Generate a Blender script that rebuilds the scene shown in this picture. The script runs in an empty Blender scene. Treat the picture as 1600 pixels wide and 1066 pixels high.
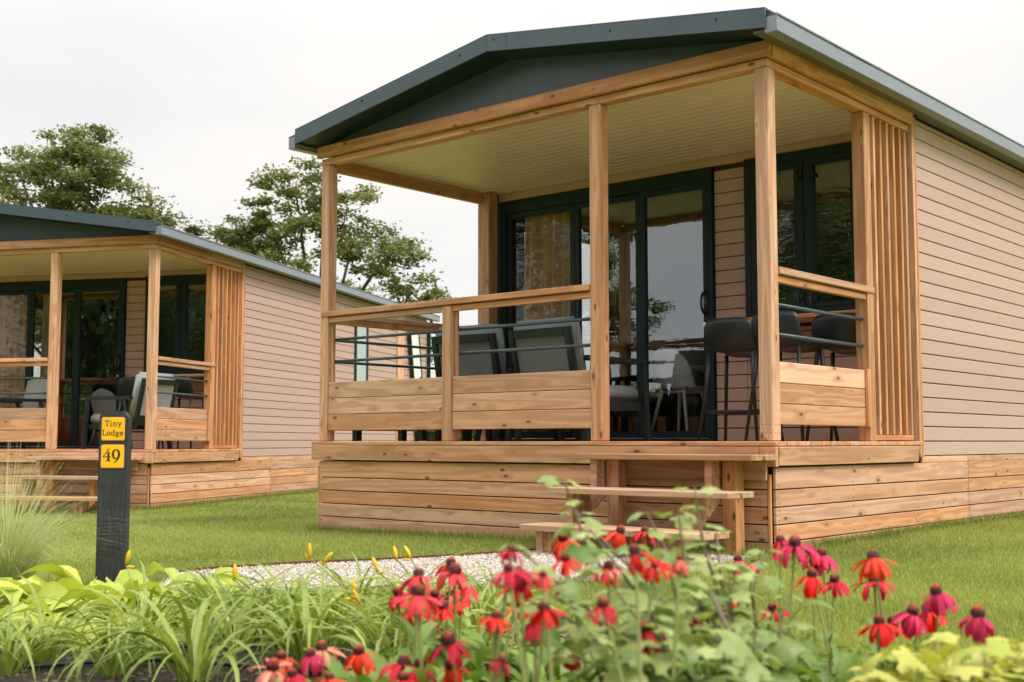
import bpy, bmesh, math, random
import numpy as np
from mathutils import Vector, Matrix, Euler, noise as mnoise
R = math.radians
sc = bpy.context.scene
col = sc.collection
random.seed(7)

# ------------------------------------------------------------------ camera
EYE = 0.70
F_PX = 1907.2
cam_d = bpy.data.cameras.new('camera'); cam = bpy.data.objects.new('camera', cam_d); col.objects.link(cam)
cam_d.lens = 36 * F_PX / 1600; cam_d.sensor_width = 36; cam_d.sensor_fit = 'HORIZONTAL'
cam_d.clip_start = 0.05; cam_d.clip_end = 1500
cam.location = (0, 0, EYE); cam.rotation_euler = (math.pi / 2 + 0.0822, 0, 0)
cam_d.dof.use_dof = True; cam_d.dof.focus_distance = 8.3; cam_d.dof.aperture_fstop = 4.5
sc.camera = cam

# ------------------------------------------------------------------ world, sun, exposure
SUN_EL, SUN_AZ = R(48), R(128)       # azimuth clockwise from +Y
world = bpy.data.worlds.new('World'); sc.world = world; world.use_nodes = True
nt = world.node_tree; nt.nodes.clear()
wo = nt.nodes.new('ShaderNodeOutputWorld')
bg1 = nt.nodes.new('ShaderNodeBackground'); bg2 = nt.nodes.new('ShaderNodeBackground')
sky = nt.nodes.new('ShaderNodeTexSky'); sky.sky_type = 'NISHITA'; sky.sun_disc = False
sky.sun_elevation = SUN_EL; sky.sun_rotation = SUN_AZ; sky.air_density = 1.0; sky.dust_density = 3.0
nt.links.new(sky.outputs[0], bg1.inputs[0]); bg1.inputs[1].default_value = 0.06
tc = nt.nodes.new('ShaderNodeTexCoord'); sep = nt.nodes.new('ShaderNodeSeparateXYZ')
nt.links.new(tc.outputs['Generated'], sep.inputs[0])
rmp = nt.nodes.new('ShaderNodeMapRange'); rmp.interpolation_type = 'SMOOTHSTEP'
rmp.inputs[1].default_value = 0.25; rmp.inputs[2].default_value = 0.95
rmp.inputs[3].default_value = 0.605; rmp.inputs[4].default_value = 1.75
nt.links.new(sep.outputs[2], rmp.inputs[0])
nz = nt.nodes.new('ShaderNodeTexNoise'); nz.inputs['Scale'].default_value = 2.2; nz.inputs['Detail'].default_value = 5
mp = nt.nodes.new('ShaderNodeMapping'); mp.inputs['Scale'].default_value = (1, 1, 3)
nt.links.new(tc.outputs['Generated'], mp.inputs[0]); nt.links.new(mp.outputs[0], nz.inputs['Vector'])
cr = nt.nodes.new('ShaderNodeValToRGB')
cr.color_ramp.elements[0].position = 0.38; cr.color_ramp.elements[0].color = (0.90, 0.90, 0.895, 1)
cr.color_ramp.elements[1].position = 0.62; cr.color_ramp.elements[1].color = (1.03, 0.99, 0.95, 1)
nt.links.new(nz.outputs[0], cr.inputs[0])
nt.links.new(cr.outputs[0], bg2.inputs[0]); nt.links.new(rmp.outputs[0], bg2.inputs[1])
mx = nt.nodes.new('ShaderNodeMixShader'); mx.inputs[0].default_value = 0.95
nt.links.new(bg1.outputs[0], mx.inputs[1]); nt.links.new(bg2.outputs[0], mx.inputs[2]); nt.links.new(mx.outputs[0], wo.inputs[0])
sun_d = bpy.data.lights.new('sun', 'SUN'); sun = bpy.data.objects.new('sun', sun_d); col.objects.link(sun)
sun_d.energy = 1.5; sun_d.angle = R(24); sun_d.color = (1.0, 0.95, 0.87)
sd = Vector((math.sin(SUN_AZ) * math.cos(SUN_EL), math.cos(SUN_AZ) * math.cos(SUN_EL), math.sin(SUN_EL)))
sun.rotation_euler = sd.to_track_quat('Z', 'Y').to_euler(); sun.location = (5, -5, 20)
sc.view_settings.view_transform = 'Standard'; sc.view_settings.look = 'None'
sc.view_settings.gamma = 1.0; sc.view_settings.use_curve_mapping = False
sc.view_settings.exposure = 0.76
sc.render.engine = 'CYCLES'
sc.cycles.max_bounces = 8; sc.cycles.transparent_max_bounces = 12; sc.cycles.caustics_reflective = False; sc.cycles.caustics_refractive = False

# ------------------------------------------------------------------ helpers
def tag(o, label=None, cat=None, group=None, kind=None):
    if label: o['label'] = label
    if cat: o['category'] = cat
    if group: o['group'] = group
    if kind: o['kind'] = kind
    return o
def link(o, parent=None):
    col.objects.link(o)
    if parent is not None: o.parent = parent
    return o
def empty(name, loc=(0, 0, 0), rz=0.0, label=None, cat=None, group=None):
    o = bpy.data.objects.new(name, None); o.empty_display_size = 0.1
    o.location = loc; o.rotation_euler = (0, 0, rz); link(o)
    return tag(o, label, cat, group)
def kids(o): return [c for c in KIDS.get(o.name, [])]
def copy_tree(o, parent=None, index=None):
    if index is None:
        index = {}
        for x in list(col.objects):
            if x.parent is not None: index.setdefault(x.parent.name, []).append(x)
    c = o.copy(); col.objects.link(c)
    if parent is not None: c.parent = parent
    for ch in index.get(o.name, []): copy_tree(ch, c, index)
    return c
def meshobj(name, verts, faces, mat, parent=None, smooth=False, mats=None, midx=None):
    me = bpy.data.meshes.new(name); me.from_pydata([tuple(v) for v in verts], [], faces)
    for m in (mats or [mat]): me.materials.append(m)
    if midx is not None: me.polygons.foreach_set('material_index', midx)
    if smooth: me.polygons.foreach_set('use_smooth', [True] * len(me.polygons))
    me.update()
    return link(bpy.data.objects.new(name, me), parent)
def big_mesh(name, V, nper, mat, parent=None, smooth=False, colors=None):
    """V: (n*nper,3) array; every nper verts make one polygon"""
    n = len(V) // nper
    me = bpy.data.meshes.new(name); me.vertices.add(len(V)); me.vertices.foreach_set('co', V.astype(np.float32).ravel())
    me.loops.add(len(V)); me.loops.foreach_set('vertex_index', np.arange(len(V), dtype=np.int32))
    me.polygons.add(n); me.polygons.foreach_set('loop_start', np.arange(n, dtype=np.int32) * nper)
    me.polygons.foreach_set('loop_total', np.full(n, nper, dtype=np.int32))
    me.update(calc_edges=True)
    if colors is not None:
        a = me.attributes.new('tone', 'FLOAT', 'POINT'); a.data.foreach_set('value', colors.astype(np.float32))
    me.materials.append(mat)
    if smooth: me.polygons.foreach_set('use_smooth', [True] * n)
    return link(bpy.data.objects.new(name, me), parent)
_cache = {}
def board_mesh(L, W, T, mat, bev):
    k = (round(L, 3), round(W, 3), round(T, 3), mat.name, bev)
    if k in _cache: return _cache[k]
    bm = bmesh.new(); bmesh.ops.create_cube(bm, size=1)
    for v in bm.verts: v.co = Vector((v.co.x * L, v.co.y * W, v.co.z * T))
    if bev > 0: bmesh.ops.bevel(bm, geom=list(bm.edges), offset=bev, segments=1, affect='EDGES')
    me = bpy.data.meshes.new('board'); bm.to_mesh(me); bm.free(); me.materials.append(mat); _cache[k] = me
    return me
def box(name, x0, x1, y0, y1, z0, z1, mat, parent=None, bev=0.003):
    dx, dy, dz = x1 - x0, y1 - y0, z1 - z0
    bev = min(bev, min(dx, dy, dz) * 0.3)
    if dx >= dy and dx >= dz: me, rot = board_mesh(dx, dy, dz, mat, bev), (0, 0, 0)
    elif dy >= dz: me, rot = board_mesh(dy, dx, dz, mat, bev), (0, 0, math.pi / 2)
    else: me, rot = board_mesh(dz, dy, dx, mat, bev), (0, -math.pi / 2, 0)
    o = bpy.data.objects.new(name, me); o.location = ((x0 + x1) / 2, (y0 + y1) / 2, (z0 + z1) / 2); o.rotation_euler = rot
    return link(o, parent)
class MB:
    """collects shapes into one mesh"""
    def __init__(s): s.v = []; s.f = []
    def box(s, x0, x1, y0, y1, z0, z1, M=None, bev=0.0):
        bm = bmesh.new(); bmesh.ops.create_cube(bm, size=1)
        for v in bm.verts: v.co = Vector(((v.co.x + .5) * (x1 - x0) + x0, (v.co.y + .5) * (y1 - y0) + y0, (v.co.z + .5) * (z1 - z0) + z0))
        if bev: bmesh.ops.bevel(bm, geom=list(bm.edges), offset=bev, segments=2, affect='EDGES')
        s.add(bm, M)
    def add(s, bm, M=None):
        bm.verts.ensure_lookup_table(); n = len(s.v)
        for i, v in enumerate(bm.verts): v.index = i
        s.v += [(M @ v.co if M else v.co.copy()) for v in bm.verts]
        s.f += [[n + v.index for v in f.verts] for f in bm.faces]; bm.free()
    def tube(s, pts, r, seg=8, cap=True):
        pts = [Vector(p) for p in pts]; rr = r if isinstance(r, (list, tuple)) else [r] * len(pts)
        n = len(s.v); up = None
        for i, p in enumerate(pts):
            d = (pts[min(i + 1, len(pts) - 1)] - pts[max(i - 1, 0)]).normalized()
            a = d.cross(Vector((0, 0, 1)) if abs(d.z) < .95 else Vector((1, 0, 0))).normalized()
            if up is not None:
                a = (up - d * up.dot(d)).normalized()
            up = a; b = d.cross(a)
            for k in range(seg):
                t = 2 * math.pi * k / seg; s.v.append(p + (a * math.cos(t) + b * math.sin(t)) * rr[i])
        for i in range(len(pts) - 1):
            for k in range(seg):
                q = n + i * seg; s.f.append([q + k, q + (k + 1) % seg, q + seg + (k + 1) % seg, q + seg + k])
        if cap:
            s.f.append([n + k for k in range(seg)][::-1]); s.f.append([n + (len(pts) - 1) * seg + k for k in range(seg)])
    def prism(s, poly, x0, x1, axis=0):
        """poly of 2D points extruded along axis"""
        n = len(s.v); m = len(poly)
        for x in (x0, x1):
            for a, b in poly:
                s.v.append(Vector((x, a, b)) if axis == 0 else Vector((a, x, b)) if axis == 1 else Vector((a, b, x)))
        s.f.append(list(range(n, n + m))[::-1]); s.f.append(list(range(n + m, n + 2 * m)))
        for i in range(m): s.f.append([n + i, n + (i + 1) % m, n + m + (i + 1) % m, n + m + i])
    def build(s, name, mat, parent=None, smooth=False, fix=True):
        o = meshobj(name, s.v, s.f, mat, parent, smooth)
        if fix:
            bm = bmesh.new(); bm.from_mesh(o.data); bmesh.ops.recalc_face_normals(bm, faces=bm.faces); bm.to_mesh(o.data); bm.free()
        return o

# ------------------------------------------------------------------ materials
def newmat(name):
    m = bpy.data.materials.new(name); m.use_nodes = True; n = m.node_tree.nodes; b = n['Principled BSDF']; return m, m.node_tree, b
def N(t, typ, **kw):
    n = t.nodes.new(typ)
    for k, v in kw.items(): setattr(n, k, v)
    return n
def L(t, a, b): t.links.new(a, b)
def math_n(t, op, a, b=None, clamp=False):
    n = t.nodes.new('ShaderNodeMath'); n.operation = op; n.use_clamp = clamp
    for i, x in enumerate((a, b)):
        if x is None: continue
        if isinstance(x, (int, float)): n.inputs[i].default_value = x
        else: L(t, x, n.inputs[i])
    return n.outputs[0]
def ramp(t, fac, stops):
    r = t.nodes.new('ShaderNodeValToRGB'); e = r.color_ramp.elements
    while len(e) < len(stops): e.new(0.5)
    for i, (p, c) in enumerate(stops): e[i].position = p; e[i].color = (*c, 1)
    if fac is not None: L(t, fac, r.inputs[0])
    return r.outputs[0]
def mixc(t, fac, a, b, mode='MIX'):
    m = t.nodes.new('ShaderNodeMix'); m.data_type = 'RGBA'; m.blend_type = mode
    for s, x in ((m.inputs[0], fac), (m.inputs[6], a), (m.inputs[7], b)):
        if isinstance(x, (int, float)): s.default_value = x
        elif isinstance(x, tuple): s.default_value = (*x, 1) if len(x) == 3 else x
        else: L(t, x, s)
    return m.outputs[2]
def objcoord(t, offset=True):
    tc = N(t, 'ShaderNodeTexCoord'); 
    if not offset: return tc.outputs['Object'], None
    oi = N(t, 'ShaderNodeObjectInfo'); cx = N(t, 'ShaderNodeCombineXYZ')
    L(t, math_n(t, 'MULTIPLY', oi.outputs['Random'], 53.0), cx.inputs[0]); L(t, math_n(t, 'MULTIPLY', oi.outputs['Random'], 31.0), cx.inputs[1]); L(t, math_n(t, 'MULTIPLY', oi.outputs['Random'], 17.0), cx.inputs[2])
    va = N(t, 'ShaderNodeVectorMath', operation='ADD'); L(t, tc.outputs['Object'], va.inputs[0]); L(t, cx.outputs[0], va.inputs[1])
    return va.outputs[0], oi.outputs['Random']
def mapping(t, v, s):
    m = N(t, 'ShaderNodeMapping'); m.inputs['Scale'].default_value = s; L(t, v, m.inputs[0]); return m.outputs[0]
def noise_n(t, v, scale, detail=3, rough=.5, dist=0.0):
    n = N(t, 'ShaderNodeTexNoise'); n.inputs['Scale'].default_value = scale; n.inputs['Detail'].default_value = detail
    n.inputs['Roughness'].default_value = rough; n.inputs['Distortion'].default_value = dist
    if v is not None: L(t, v, n.inputs['Vector'])
    return n.outputs[0]
def wood_mat(name, light, dark, knot, rough=.72, knots=.55, weather=.35):
    m, t, b = newmat(name)
    v, rnd = objcoord(t)
    base = noise_n(t, mapping(t, v, (0.34, 7.0, 7.0)), 1.0, 2)
    # knots
    vor = N(t, 'ShaderNodeTexVoronoi'); vor.inputs['Scale'].default_value = 1.0; vor.feature = 'F1'
    L(t, mapping(t, v, (4.6, 11.0, 11.0)), vor.inputs['Vector'])
    sepc = N(t, 'ShaderNodeSeparateColor'); L(t, vor.outputs['Color'], sepc.inputs[0])
    pick = math_n(t, 'GREATER_THAN', sepc.outputs[0], 1 - knots)
    near = N(t, 'ShaderNodeMapRange'); near.interpolation_type = 'SMOOTHSTEP'
    near.inputs[1].default_value = .62; near.inputs[2].default_value = .1; near.inputs[3].default_value = 0; near.inputs[4].default_value = 1
    L(t, vor.outputs['Distance'], near.inputs[0]); nearp = math_n(t, 'MULTIPLY', near.outputs[0], pick)
    core = N(t, 'ShaderNodeMapRange'); core.interpolation_type = 'SMOOTHSTEP'
    core.inputs[1].default_value = .17; core.inputs[2].default_value = .06; core.inputs[3].default_value = 0; core.inputs[4].default_value = 1
    L(t, vor.outputs['Distance'], core.inputs[0]); corep = math_n(t, 'MULTIPLY', core.outputs[0], pick)
    ph = math_n(t, 'ADD', math_n(t, 'MULTIPLY', base, 42.0), math_n(t, 'MULTIPLY', nearp, 2.6))
    rings = math_n(t, 'MULTIPLY', math_n(t, 'ADD', math_n(t, 'SINE', ph), 1.0), .5)
    fine = noise_n(t, mapping(t, v, (4, 150, 150)), 1.0, 2)
    g = math_n(t, 'ADD', math_n(t, 'MULTIPLY', rings, .50), math_n(t, 'MULTIPLY', fine, .45))
    c = ramp(t, g, [(.10, tuple(x * 1.06 for x in light)), (.62, dark)])
    blotch = noise_n(t, mapping(t, v, (1.3, 6, 6)), 1.0, 3, .6)
    c = mixc(t, math_n(t, 'MULTIPLY', math_n(t, 'SUBTRACT', blotch, .35), weather * 2.2, True), c, (light[0] * 1.12, light[1] * 1.2, light[2] * 1.45))
    c = mixc(t, math_n(t, 'MULTIPLY', nearp, .35), c, (dark[0], dark[1], dark[2]))
    c = mixc(t, corep, c, knot)
    hs = N(t, 'ShaderNodeHueSaturation'); L(t, c, hs.inputs['Color'])
    vv = N(t, 'ShaderNodeMapRange'); L(t, rnd, vv.inputs[0]); vv.inputs[3].default_value = .78; vv.inputs[4].default_value = 1.12; L(t, vv.outputs[0], hs.inputs['Value'])
    fr = math_n(t, 'FRACT', math_n(t, 'MULTIPLY', rnd, 7.31)); v2 = N(t, 'ShaderNodeMapRange'); L(t, fr, v2.inputs[0]); v2.inputs[3].default_value = .86; v2.inputs[4].default_value = 1.12; L(t, v2.outputs[0], hs.inputs['Saturation'])
    L(t, hs.outputs[0], b.inputs['Base Color']); b.inputs['Roughness'].default_value = rough
    bp = N(t, 'ShaderNodeBump'); bp.inputs['Strength'].default_value = .35; bp.inputs['Distance'].default_value = .002
    L(t, math_n(t, 'ADD', g, math_n(t, 'MULTIPLY', corep, .6)), bp.inputs['Height']); L(t, bp.outputs[0], b.inputs['Normal'])
    return m
def flat_mat(name, c, rough=.5, metal=0.0, var=.12, scale=9, bump=0.0, spec=None, rv=.0, stretch=(1, 1, 1)):
    m, t, b = newmat(name); v, rnd = objcoord(t)
    n = noise_n(t, mapping(t, v, stretch), scale, 4, .6)
    lo = tuple(x * (1 - var) for x in c); hi = tuple(min(1, x * (1 + var)) for x in c)
    L(t, ramp(t, n, [(.3, lo), (.7, hi)]), b.inputs['Base Color']); b.inputs['Roughness'].default_value = rough; b.inputs['Metallic'].default_value = metal
    if spec is not None: b.inputs['Specular IOR Level'].default_value = spec
    if name == 'taupe composite siding':
        hs = N(t, 'ShaderNodeHueSaturation'); src = b.inputs['Base Color'].links[0].from_socket; L(t, src, hs.inputs['Color']); vr = N(t, 'ShaderNodeMapRange'); L(t, rnd, vr.inputs[0]); vr.inputs[3].default_value = .95; vr.inputs[4].default_value = 1.05; L(t, vr.outputs[0], hs.inputs['Value']); L(t, hs.outputs[0], b.inputs['Base Color'])
    if rv: L(t, math_n(t, 'ADD', math_n(t, 'MULTIPLY', n, rv), rough - rv * .5), b.inputs['Roughness'])
    if bump:
        bp = N(t, 'ShaderNodeBump'); bp.inputs['Strength'].default_value = bump; bp.inputs['Distance'].default_value = .002
        L(t, noise_n(t, mapping(t, v, stretch), scale * 4, 4), bp.inputs['Height']); L(t, bp.outputs[0], b.inputs['Normal'])
    return m
def leaf_mat(name, a, bcol, trans=.35, rough=.45, vein=0.0, attr=False, rndscale=1.0, objcol=False, spec=.4, blem=None):
    m, t, b = newmat(name); v, rnd = objcoord(t)
    if attr:
        at = N(t, 'ShaderNodeAttribute'); at.attribute_name = 'tone'; f = at.outputs['Fac']
    else:
        f = math_n(t, 'ADD', math_n(t, 'MULTIPLY', noise_n(t, v, 14, 2), .5), math_n(t, 'MULTIPLY', rnd, .5))
    c = ramp(t, f, [(.15, a), (.85, bcol)])
    if blem:
        c = mixc(t, math_n(t, 'MULTIPLY', math_n(t, 'SUBTRACT', noise_n(t, v, 26, 3, .6), .60), 5.0, True), c, blem)
    if objcol:
        oi = N(t, 'ShaderNodeObjectInfo'); c = mixc(t, 1.0, oi.outputs['Color'], ramp(t, noise_n(t, mapping(t, v, (20, 160, 20)), 1, 2), [(.3, (.72, .72, .72)), (.7, (1.1, 1.1, 1.1))]), 'MULTIPLY')
    L(t, c, b.inputs['Base Color']); b.inputs['Roughness'].default_value = rough; b.inputs['Specular IOR Level'].default_value = spec
    tr = N(t, 'ShaderNodeBsdfTranslucent'); L(t, mixc(t, .55, c, mixc(t, 1.0, c, (1.15, 1.05, .35), 'MULTIPLY')), tr.inputs[0])
    mx = N(t, 'ShaderNodeMixShader'); mx.inputs[0].default_value = trans
    L(t, b.outputs[0], mx.inputs[1]); L(t, tr.outputs[0], mx.inputs[2]); L(t, mx.outputs[0], t.nodes['Material Output'].inputs[0])
    if vein:
        bp = N(t, 'ShaderNodeBump'); bp.inputs['Strength'].default_value = vein; bp.inputs['Distance'].default_value = .003
        L(t, noise_n(t, v, 70, 2), bp.inputs['Height']); L(t, bp.outputs[0], b.inputs['Normal'])
    return m
def glass_mat(name, tint, wavy, refl=3.0, base=.10):
    m, t, b = newmat(name); t.nodes.remove(b)
    tr = N(t, 'ShaderNodeBsdfTransparent'); tr.inputs[0].default_value = (*tint, 1)
    gl = N(t, 'ShaderNodeBsdfGlossy'); gl.inputs['Roughness'].default_value = .0; gl.inputs[0].default_value = (.86, .95, 1, 1)
    fr = N(t, 'ShaderNodeFresnel'); fr.inputs[0].default_value = 1.5
    fac = math_n(t, 'MINIMUM', math_n(t, 'ADD', math_n(t, 'MULTIPLY', fr.outputs[0], refl), base), .92)
    tcn = N(t, 'ShaderNodeTexCoord')
    bp = N(t, 'ShaderNodeBump'); bp.inputs['Strength'].default_value = 1.0; bp.inputs['Distance'].default_value = wavy
    n1 = noise_n(t, mapping(t, tcn.outputs['Object'], (1.0, 1.0, 3.2)), 5.0, 2, .5, .6)
    L(t, n1, bp.inputs['Height']); L(t, bp.outputs[0], gl.inputs['Normal'])
    mx = N(t, 'ShaderNodeMixShader'); L(t, fac, mx.inputs[0]); L(t, tr.outputs[0], mx.inputs[1]); L(t, gl.outputs[0], mx.inputs[2])
    L(t, mx.outputs[0], t.nodes['Material Output'].inputs[0])
    return m
M = {}
M['wood'] = wood_mat('impregnated pine', (.67, .36, .185), (.48, .22, .095), (.17, .065, .024))
M['wood2'] = wood_mat('weathered pine boards', (.68, .38, .215), (.49, .245, .12), (.18, .075, .03), knots=.7, weather=.5)
M['tread'] = wood_mat('weathered tread wood', (.54, .345, .195), (.37, .21, .11), (.12, .06, .03), knots=.3, weather=.6)
M['siding'] = flat_mat('taupe composite siding', (.475, .33, .282), .75, 0, .07, 6, .5, stretch=(1.2, 30, 30))
M['groove'] = flat_mat('dark groove backing', (.045, .026, .018), .9)
M['cream'] = flat_mat('cream ceiling panel', (.78, .62, .61), .38, 0, .05, 3)
M['litgroove'] = flat_mat('ceiling joint catching light', (.86, .78, .74), .5)  # paler strip colour stands for light caught by the V-grooves
M['dark'] = flat_mat('deep teal coated metal', (.006, .022, .027), .45, 0, .08, 4, spec=.28)
M['railmetal'] = flat_mat('blue grey rail metal', (.035, .065, .078), .35, 0, .06, 4)
M['roofmetal'] = flat_mat('grey green roof metal', (.060, .090, .114), .33, .0, .10, 3, rv=.15)
M['gutter'] = flat_mat('grey gutter metal', (.23, .26, .295), .34, 0.25, .06, 3, rv=.1)
M['soffit'] = flat_mat('brown grey soffit metal', (.11, .095, .08), .5)
M['gable'] = flat_mat('slate gable sheet', (.054, .072, .090), .33, 0.0, .06, 1.2, rv=.1)
M['black'] = flat_mat('black hardware', (.012, .014, .015), .3)
M['chrome'] = flat_mat('steel lock', (.7, .7, .68), .25, 1.0)
M['plastic'] = flat_mat('anthracite plastic', (.011, .017, .019), .42, 0, .06, 20)
M['frame'] = flat_mat('dark teal chair frame', (.011, .022, .025), .42)
M['fabric'] = flat_mat('grey outdoor fabric', (.165, .195, .195), .9, 0, .18, 160, .5)
M['fabric2'] = flat_mat('light grey outdoor fabric', (.36, .37, .36), .9, 0, .12, 160, .5)
M['shell'] = flat_mat('pale grey shell', (.86, .88, .84), .45)
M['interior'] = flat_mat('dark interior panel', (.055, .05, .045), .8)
M['infloor'] = wood_mat('interior floor', (.50, .36, .23), (.38, .26, .16), (.2, .1, .06))
M['curtain'] = flat_mat('ochre curtain', (.74, .50, .23), .9, 0, .1, 60, stretch=(8, 8, 1))
M['glass'] = glass_mat('porch door glass', (.95, .97, .97), .0002)
M['glasswavy'] = glass_mat('wavy pane glass', (.95, .95, .93), .0035, 1.2, .03)
M['glasswin'] = glass_mat('window pane glass', (.8, .86, .84), .0012)
M['post'] = flat_mat('recycled plastic post', (.026, .032, .034), .62, 0, .5, 10, .8, stretch=(10, 10, 1.2))
M['yellow'] = flat_mat('yellow plate', (.90, .50, .008), .4, 0, .03)
M['plateedge'] = flat_mat('plate rim', (.72, .46, .10), .4)
M['ink'] = flat_mat('black print', (.012, .012, .012), .6)
M['corten'] = flat_mat('rusty edging', (.13, .045, .022), .85, 0, .35, 20)
M['white'] = flat_mat('white pane reflection', (.72, .73, .72), .4)
M['bark'] = flat_mat('tree bark', (.05, .042, .032), .95, 0, .3, 8)
M['twig'] = flat_mat('shrub twig', (.16, .12, .08), .8, 0, .3, 30)
M['hose'] = flat_mat('black drip hose', (.012, .016, .02), .4)
M['leafA'] = leaf_mat('tree foliage', (.08, .108, .036), (.26, .29, .10), .45, .5, attr=True)  # leaf green, paled to put distance haze into the colour
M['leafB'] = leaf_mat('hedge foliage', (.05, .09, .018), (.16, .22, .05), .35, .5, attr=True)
M['grass'] = leaf_mat('lawn blade', (.165, .225, .046), (.42, .46, .125), .35, .5, attr=True, spec=.2)
M['orngrass'] = leaf_mat('ornamental grass blade', (.25, .33, .10), (.60, .62, .33), .35, .6, attr=True)
M['hosta'] = leaf_mat('hosta leaf', (.34, .44, .06), (.55, .60, .10), .35, .38, vein=.3, blem=(.58, .50, .12))
M['lily'] = leaf_mat('daylily blade', (.11, .20, .022), (.42, .50, .11), .35, .36, blem=(.56, .46, .16))
M['bud'] = leaf_mat('yellow bud', (.80, .50, .02), (.78, .66, .05), .3, .5)
M['cfleaf'] = leaf_mat('coneflower leaf', (.10, .19, .025), (.26, .38, .07), .35, .42, vein=.3, blem=(.30, .30, .07))
M['stem'] = leaf_mat('flower stem', (.20, .27, .06), (.40, .40, .15), .15, .6)
M['petal'] = leaf_mat('coneflower petal', (1, 1, 1), (1, 1, 1), .22, .5, objcol=True, spec=.25)
M['shrubleaf'] = leaf_mat('lobed shrub leaf', (.11, .21, .045), (.48, .55, .19), .35, .40, vein=.4, blem=(.60, .52, .16))
M['limeleaf'] = leaf_mat('yellow green leaf', (.34, .42, .05), (.62, .60, .14), .35, .42, vein=.3)
def cone_mat():
    m, t, b = newmat('flower cone'); tcn = N(t, 'ShaderNodeTexCoord'); s = N(t, 'ShaderNodeSeparateXYZ'); L(t, tcn.outputs['Object'], s.inputs[0])
    g = math_n(t, 'ADD', math_n(t, 'MULTIPLY', s.outputs[2], 38.0), math_n(t, 'MULTIPLY', noise_n(t, tcn.outputs['Object'], 420, 1), .55))
    L(t, ramp(t, g, [(.35, (.022, .003, .004)), (.72, (.09, .007, .005)), (1.15, (.42, .05, .010))]), b.inputs['Base Color']); b.inputs['Roughness'].default_value = .7
    return m
M['cone'] = cone_mat()
def ground_mat(name, a, b2, c3, s1=1.5, s2=40, bump=.4, dist=.01):
    m, t, b = newmat(name); tcn = N(t, 'ShaderNodeTexCoord'); v = tcn.outputs['Object']
    c = ramp(t, noise_n(t, v, s1, 4, .6), [(.3, a), (.7, b2)])
    n2 = noise_n(t, v, s2, 4, .7)
    c = mixc(t, math_n(t, 'MULTIPLY', math_n(t, 'GREATER_THAN', n2, .56), .6), c, c3); L(t, c, b.inputs['Base Color']); b.inputs['Roughness'].default_value = .95
    bp = N(t, 'ShaderNodeBump'); bp.inputs['Strength'].default_value = bump; bp.inputs['Distance'].default_value = dist
    L(t, n2, bp.inputs['Height']); L(t, bp.outputs[0], b.inputs['Normal'])
    return m
M['lawn'] = ground_mat('lawn ground', (.18, .22, .05), (.26, .295, .075), (.21, .245, .06), .7, 60)
M['soil'] = ground_mat('dark bed soil', (.030, .020, .014), (.055, .037, .025), (.11, .075, .05), 3, 55, 1.0, .03)
def gravel_mat():
    m, t, b = newmat('pale gravel stones'); at = N(t, 'ShaderNodeAttribute'); at.attribute_name = 'tone'
    L(t, ramp(t, at.outputs['Fac'], [(0, (.16, .13, .11)), (.2, (.40, .34, .29)), (.7, (.56, .50, .44)), (1, (.68, .64, .59))]), b.inputs['Base Color']); b.inputs['Roughness'].default_value = .85
    return m
M['gravel'] = gravel_mat()
M['gravelbase'] = ground_mat('gravel bed', (.22, .18, .15), (.34, .29, .25), (.45, .4, .36), 20, 120)

# ------------------------------------------------------------------ ground
def gz(x, y):
    s = 0.018 * (max(-12.0, min(x, 3.0)) - 1.57)
    if y < 4: s = s * max(0, min(1, (y - 1) / 3.0)) if y > 1 else 0
    return EYE - 0.665 + s
def gz_np(x, y):
    s = 0.018 * (np.clip(x, -12, 3) - 1.57)
    return EYE - 0.665 + s * np.clip((y - 1) / 3.0, 0, 1)
xs = np.unique(np.concatenate([np.linspace(-420, -16, 20), np.linspace(-16, 14, 61), np.linspace(14, 420, 20)]))
ys = np.unique(np.concatenate([np.linspace(-420, -12, 16), np.linspace(-12, 30, 85), np.linspace(30, 700, 24)]))
V = [(x, y, float(gz_np(x, y))) for y in ys for x in xs]; nx = len(xs)
Fc = [(j * nx + i, j * nx + i + 1, (j + 1) * nx + i + 1, (j + 1) * nx + i) for j in range(len(ys) - 1) for i in range(nx - 1)]
tag(meshobj('lawn', V, Fc, M['lawn'], None, True), kind='structure')
def inpoly(P, poly):
    x, y = P[:, 0], P[:, 1]; c = np.zeros(len(P), bool); n = len(poly)
    for i in range(n):
        x1, y1 = poly[i]; x2, y2 = poly[i - 1]
        k = ((y1 > y) != (y2 > y)) & (x < (x2 - x1) * (y - y1) / (y2 - y1 + 1e-12) + x1); c ^= k
    return c
def smooth_line(pts, n=8):
    out = []
    P = [Vector((*p, 0)) for p in pts]; P = [P[0] * 2 - P[1]] + P + [P[-1] * 2 - P[-2]]
    for i in range(1, len(P) - 2):
        for k in range(n):
            t = k / n; a, b, c, d = P[i - 1:i + 3]
            q = .5 * ((2 * b) + (c - a) * t + (2 * a - 5 * b + 4 * c - d) * t * t + (3 * b - a - 3 * c + d) * t ** 3); out.append((q.x, q.y))
    out.append((P[-2].x, P[-2].y)); return out
path_far = smooth_line([(-1.68, 4.7), (-1.73, 5.5), (-1.79, 6.2), (-1.80, 6.72), (-1.28, 7.05), (-.75, 7.2), (-.05, 7.52), (.38, 7.78)])
path_near = smooth_line([(1.42, 6.95), (1.15, 6.55), (.7, 6.15), (.1, 5.88), (-.5, 5.74), (-1.02, 5.66), (-1.22, 5.3), (-1.26, 4.7)])
path_poly = path_far + path_near
bed_poly = smooth_line([(-7, 4.9), (-3.4, 5.15), (-1.9, 5.15), (-1.0, 4.95), (-.2, 4.72), (.35, 4.35), (.85, 3.85), (1.12, 3.3), (1.28, 2.8), (1.45, 2.2), (1.7, 1.4), (1.8, .9)]) + [(-7, .9)]
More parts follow.
